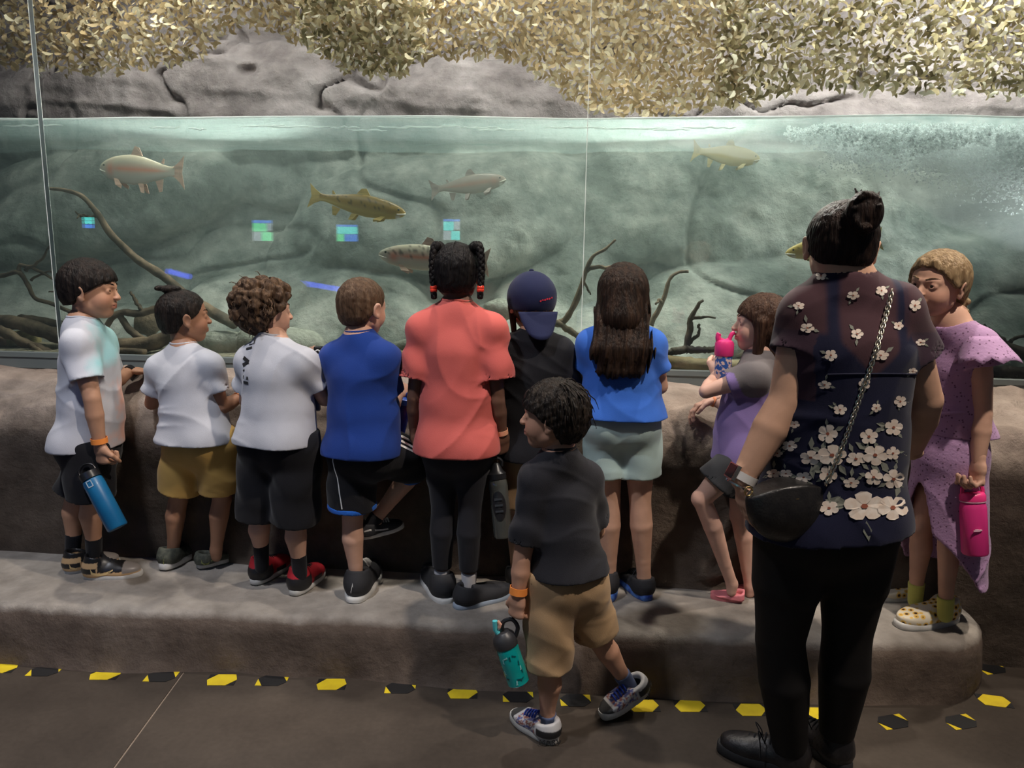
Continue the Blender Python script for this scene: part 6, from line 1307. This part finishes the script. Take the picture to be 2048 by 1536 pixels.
wood('long crooked driftwood branch reaching up left above the topknot boy', ([(470, 650, 3.55), (425, 625, y1), (385, 600, y1), (345, 568, y1), (305, 538, y1), (262, 508, y1), (222, 470, y1), (196, 428, y1), (165, 392, y1), (128, 380, y1), (100, 376, y1)], .030, .008),
     [([(190, 432, y1), (170, 436, y1), (150, 424, y1)], .010, .004), ([(176, 432, y1), (160, 430, 3.6), (155, 438, 3.58)], .006, .003), ([(200, 430, y1), (186, 420, y1), (178, 412, y1)], .008, .003), ([(385, 605, y1), (335, 612, 3.6), (285, 625, 3.58), (238, 628, 3.56), (212, 655, 3.54), (200, 690, 3.52)], .022, .014), ([(285, 622, 3.58), (270, 600, 3.58), (262, 585, 3.58)], .012, .006), ([(238, 630, 3.57), (262, 660, 3.55), (300, 690, 3.52)], .018, .016)], WOOD, 1)
wood('thin forked twig branch at the left edge of the tank', ([(150, 628, 3.6), (110, 610, 3.6), (72, 596, 3.6), (58, 570, 3.6), (38, 545, 3.6), (0, 552, 3.6), (-40, 548, 3.6)], .011, .012), [([(38, 545, 3.6), (42, 530, 3.6), (75, 540, 3.6), (118, 565, 3.6)], .011, .006), ([(52, 540, 3.6), (80, 522, 3.6), (106, 484, 3.6)], .010, .004), ([(60, 560, 3.6), (90, 546, 3.6), (120, 545, 3.6)], .007, .004), ([(125, 560, 3.58), (112, 580, 3.58), (98, 585, 3.58)], .007, .003)], WOOD, 2)
wood('thick weathered root lying on the bottom between the two left boys', ([(-60, 650, 3.55), (20, 645, 3.55), (80, 660, 3.55), (150, 680, 3.53), (230, 690, 3.5), (300, 688, 3.5), (350, 668, 3.52)], .040, .036), [([(0, 660, 3.5), (60, 690, 3.48), (110, 708, 3.46)], .028, .018), ([(40, 640, 3.6), (120, 650, 3.58), (190, 672, 3.55)], .030, .020), ([(60, 690, 3.45), (75, 700, 3.44), (95, 712, 3.43)], .014, .010), ([(160, 690, 3.44), (215, 700, 3.42), (290, 706, 3.42)], .020, .016)], WOOD, 3)
wood('upright forked branch beside the glass seam', ([(1090, 640, 3.6), (1120, 648, 3.58), (1142, 622, 3.56), (1160, 585, 3.55), (1170, 545, 3.55), (1185, 515, 3.55), (1212, 498, 3.55), (1230, 478, 3.55)], .020, .005), [([(1172, 540, 3.55), (1200, 534, 3.55), (1235, 536, 3.56), (1260, 530, 3.58)], .012, .005), ([(1115, 645, 3.57), (1140, 662, 3.55), (1165, 680, 3.52)], .016, .014), ([(1165, 560, 3.55), (1178, 580, 3.54), (1180, 590, 3.54)], .007, .003)], WOOD, 4)
wood('curved branch rising behind the long-haired girl', ([(1300, 650, 3.58), (1315, 625, 3.58), (1330, 592, 3.58), (1340, 560, 3.58), (1358, 545, 3.58), (1378, 543, 3.58)], .014, .006), [([(1325, 605, 3.58), (1318, 600, 3.58), (1312, 610, 3.57)], .010, .005)], WOOD, 5)
wood('dark forked stump root left of the drinking girl', ([(1345, 704, 3.42), (1370, 698, 3.44), (1378, 665, 3.46), (1382, 635, 3.46), (1395, 612, 3.46), (1407, 602, 3.46)], .020, .006), [([(1380, 640, 3.46), (1400, 634, 3.46), (1430, 637, 3.46)], .010, .004), ([(1376, 690, 3.45), (1395, 670, 3.45), (1398, 650, 3.45)], .010, .006), ([(1372, 700, 3.44), (1410, 700, 3.44), (1440, 694, 3.44)], .020, .012), ([(1360, 702, 3.43), (1330, 706, 3.42), (1300, 712, 3.41)], .016, .010)], DARKW, 6)
wood('pale log lying along the bottom right of the seam', ([(1240, 722, 3.42), (1310, 722, 3.41), (1380, 728, 3.41), (1450, 734, 3.41), (1530, 738, 3.41)], .036, .030), [], PALEW, 7)
wood('pale log lying along the bottom behind the coral girl', ([(640, 706, 3.42), (720, 708, 3.41), (790, 708, 3.41), (880, 716, 3.41), (1000, 722, 3.41), (1100, 724, 3.42)], .022, .020), [], PALEW, 8)
wood('dark branch at the right edge behind the lavender girl', ([(1962, 652, 3.5), (1990, 672, 3.48), (2015, 692, 3.46), (2070, 715, 3.44)], .012, .030), [([(2015, 690, 3.46), (2030, 676, 3.46), (2060, 668, 3.46)], .010, .006)], DARKW, 9)
wood('mossy dark log on the bottom at the far right', ([(1960, 742, 3.42), (2010, 744, 3.42), (2080, 748, 3.42)], .026, .030), [], DARKW, 10)
# loose stones on the bottom
STN = rock_mat('bottom_stone', [(.20, .21, .17), (.36, .36, .30), (.47, .46, .40)], 6, 60, .6)
def stone(px, py, Y, rx, rz, label, m=STN, seed=0, sq=.8):
    c = P(px, py, Y); S_ = np.array((rx, rx*sq, rz))*Y/1500; n, k = 18, 12; V = []
    for i in range(k+1):
        th = math.pi*i/k
        for j in range(n): ph = 2*math.pi*j/n; d = np.array((math.sin(th)*math.cos(ph), math.sin(th)*math.sin(ph), math.cos(th))); d = np.sign(d)*np.abs(d)**.8; V.append(d*S_*(1+.16*float(vnoise(*(d*1.7+seed)))+.06*float(vnoise(*(d*4+seed)))))
    Q = np.array([(i*n+j, (i+1)*n+j, (i+1)*n+(j+1) % n, i*n+(j+1) % n) for i in range(k) for j in range(n)]); o = link('stone', np_mesh('stone', V, Q, m), None, c); tag(o, label, 'stone'); return o
stone(48, 688, 3.62, 34, 26, 'yellowish stone at the bottom left under the roots', rock_mat('yellow_stone', [(.28, .22, .09), (.42, .34, .16), (.5, .42, .25)], 7, 60, .5), 1); stone(5, 696, 3.6, 22, 22, 'brown stone at the lower left corner of the tank', MATS.get('x') or rock_mat('brown_stone', [(.2, .12, .07), (.3, .19, .12), (.4, .28, .2)], 7, 60, .5), 2)
stone(1000, 620, 3.72, 34, 22, 'pale greenish stone between the coral girl and the cap', STN, 3); stone(560, 690, 3.6, 95, 38, 'broad pale boulder behind the curly-haired boy', STN, 4, .5); stone(440, 690, 3.6, 60, 30, 'rounded grey stone behind the topknot boy', STN, 5, .6); stone(860, 700, 3.55, 80, 24, 'flat pale stone behind the coral girl\'s shoulder', STN, 6, .5); stone(300, 655, 3.75, 34, 36, 'brownish upright stone under the driftwood fork', MATS.get('y') or rock_mat('umber_stone', [(.12, .085, .05), (.2, .14, .085), (.28, .2, .13)], 8, 60, .5), 7)

# ---------------------------------------------------------------- hazard markers on the floor
YEL = mat('hazard_yellow', (.76, .58, .02), .5, color2=(.68, .50, .02), scale=20); HBLK = mat('hazard_black', (.012, .012, .013), .5)
mk = [(4, 1336, 0), (90, 1342, 1), (211, 1349, 0), (323, 1353, 1), (444, 1360, 0), (545, 1361, 1), (663, 1369, 0), (801, 1376, 1), (925, 1386, 0), (1036, 1393, 1), (1151, 1401, 1), (1287, 1412, 0), (1380, 1412, 0), (1502, 1420, 0), (1634, 1428, 0), (1786, 1444, 1), (1922, 1444, 1), (1988, 1402, 0), (1983, 1337, 1)]
who = ['at the left edge of the floor', 'left of the saw-cut joint, first after the edge', 'below the tie-dye boy', 'just left of the saw-cut joint', 'just right of the saw-cut joint', 'below the curly-haired boy', 'below the boy in blue', 'left of the coral girl\'s shadow', 'below the coral girl', 'behind the walking boy\'s standing foot', 'between the walking boy\'s feet', 'under the walking boy\'s raised heel', 'right of the walking boy\'s shoe', 'left of the woman\'s leg', 'between the woman\'s legs', 'right of the woman\'s boot', 'nearest the rounded end of the step', 'beyond the rounded step end', 'highest one beside the rock at the right']
for (px, py, kx), w in zip(mk, who):
    c = PZ(px, py, .0); ang = math.radians(6 if px < 1700 else (20 if kx else -8)); hw, hh = .052, .034
    e = empty('hazard_marker', (c[0], c[1], .0)); tag(e, ('yellow hexagon floor marker with black corners ' if not kx else 'black hexagon floor marker with yellow corners ')+w, 'floor marker', 'hazard markers along the step')
    rot = lambda x, y: (x*math.cos(ang)-y*math.sin(ang), x*math.sin(ang)+y*math.cos(ang))
    hexa = [(-hw, -hh*.05), (-hw*.45, hh), (hw*.75, hh), (hw, hh*.05), (hw*.45, -hh), (-hw*.75, -hh)] if not kx else [(-hw, hh*.3), (-hw*.55, hh), (hw*.5, hh), (hw, -hh*.3), (hw*.55, -hh), (-hw*.5, -hh)]
    def plate(pts, z, nm, m_):
        mb = MB(); n = len(pts); v = [(*rot(x, y), z) for x, y in pts]+[(*rot(x, y), .0002) for x, y in pts]; mb.add(v, [tuple(range(n-1, -1, -1))]+[(i, (i+1) % n, n+(i+1) % n, n+i) for i in range(n)]); mb.build(nm, m_, e, smooth=False)
    plate(hexa, .0016, 'hexagon', HBLK if kx else YEL)
    cor = [[(-hw, hh*.95), (-hw*.52, hh*.95), (-hw, .1*hh)], [(hw, -hh*.95), (hw, -.1*hh), (hw*.52, -hh*.95)]] if not kx else [[(hw, hh*.95), (hw*.56, hh*.95), (hw*1.0, -.2*hh)], [(-hw, -hh*.95), (-hw*.56, -hh*.95), (-hw*1.0, .2*hh)]]
    for q in cor: plate(q[::-1] if False else q, .0013, 'corner', YEL if kx else HBLK)

# ---------------------------------------------------------------- lit information panels behind the photographer, mirrored in the glass
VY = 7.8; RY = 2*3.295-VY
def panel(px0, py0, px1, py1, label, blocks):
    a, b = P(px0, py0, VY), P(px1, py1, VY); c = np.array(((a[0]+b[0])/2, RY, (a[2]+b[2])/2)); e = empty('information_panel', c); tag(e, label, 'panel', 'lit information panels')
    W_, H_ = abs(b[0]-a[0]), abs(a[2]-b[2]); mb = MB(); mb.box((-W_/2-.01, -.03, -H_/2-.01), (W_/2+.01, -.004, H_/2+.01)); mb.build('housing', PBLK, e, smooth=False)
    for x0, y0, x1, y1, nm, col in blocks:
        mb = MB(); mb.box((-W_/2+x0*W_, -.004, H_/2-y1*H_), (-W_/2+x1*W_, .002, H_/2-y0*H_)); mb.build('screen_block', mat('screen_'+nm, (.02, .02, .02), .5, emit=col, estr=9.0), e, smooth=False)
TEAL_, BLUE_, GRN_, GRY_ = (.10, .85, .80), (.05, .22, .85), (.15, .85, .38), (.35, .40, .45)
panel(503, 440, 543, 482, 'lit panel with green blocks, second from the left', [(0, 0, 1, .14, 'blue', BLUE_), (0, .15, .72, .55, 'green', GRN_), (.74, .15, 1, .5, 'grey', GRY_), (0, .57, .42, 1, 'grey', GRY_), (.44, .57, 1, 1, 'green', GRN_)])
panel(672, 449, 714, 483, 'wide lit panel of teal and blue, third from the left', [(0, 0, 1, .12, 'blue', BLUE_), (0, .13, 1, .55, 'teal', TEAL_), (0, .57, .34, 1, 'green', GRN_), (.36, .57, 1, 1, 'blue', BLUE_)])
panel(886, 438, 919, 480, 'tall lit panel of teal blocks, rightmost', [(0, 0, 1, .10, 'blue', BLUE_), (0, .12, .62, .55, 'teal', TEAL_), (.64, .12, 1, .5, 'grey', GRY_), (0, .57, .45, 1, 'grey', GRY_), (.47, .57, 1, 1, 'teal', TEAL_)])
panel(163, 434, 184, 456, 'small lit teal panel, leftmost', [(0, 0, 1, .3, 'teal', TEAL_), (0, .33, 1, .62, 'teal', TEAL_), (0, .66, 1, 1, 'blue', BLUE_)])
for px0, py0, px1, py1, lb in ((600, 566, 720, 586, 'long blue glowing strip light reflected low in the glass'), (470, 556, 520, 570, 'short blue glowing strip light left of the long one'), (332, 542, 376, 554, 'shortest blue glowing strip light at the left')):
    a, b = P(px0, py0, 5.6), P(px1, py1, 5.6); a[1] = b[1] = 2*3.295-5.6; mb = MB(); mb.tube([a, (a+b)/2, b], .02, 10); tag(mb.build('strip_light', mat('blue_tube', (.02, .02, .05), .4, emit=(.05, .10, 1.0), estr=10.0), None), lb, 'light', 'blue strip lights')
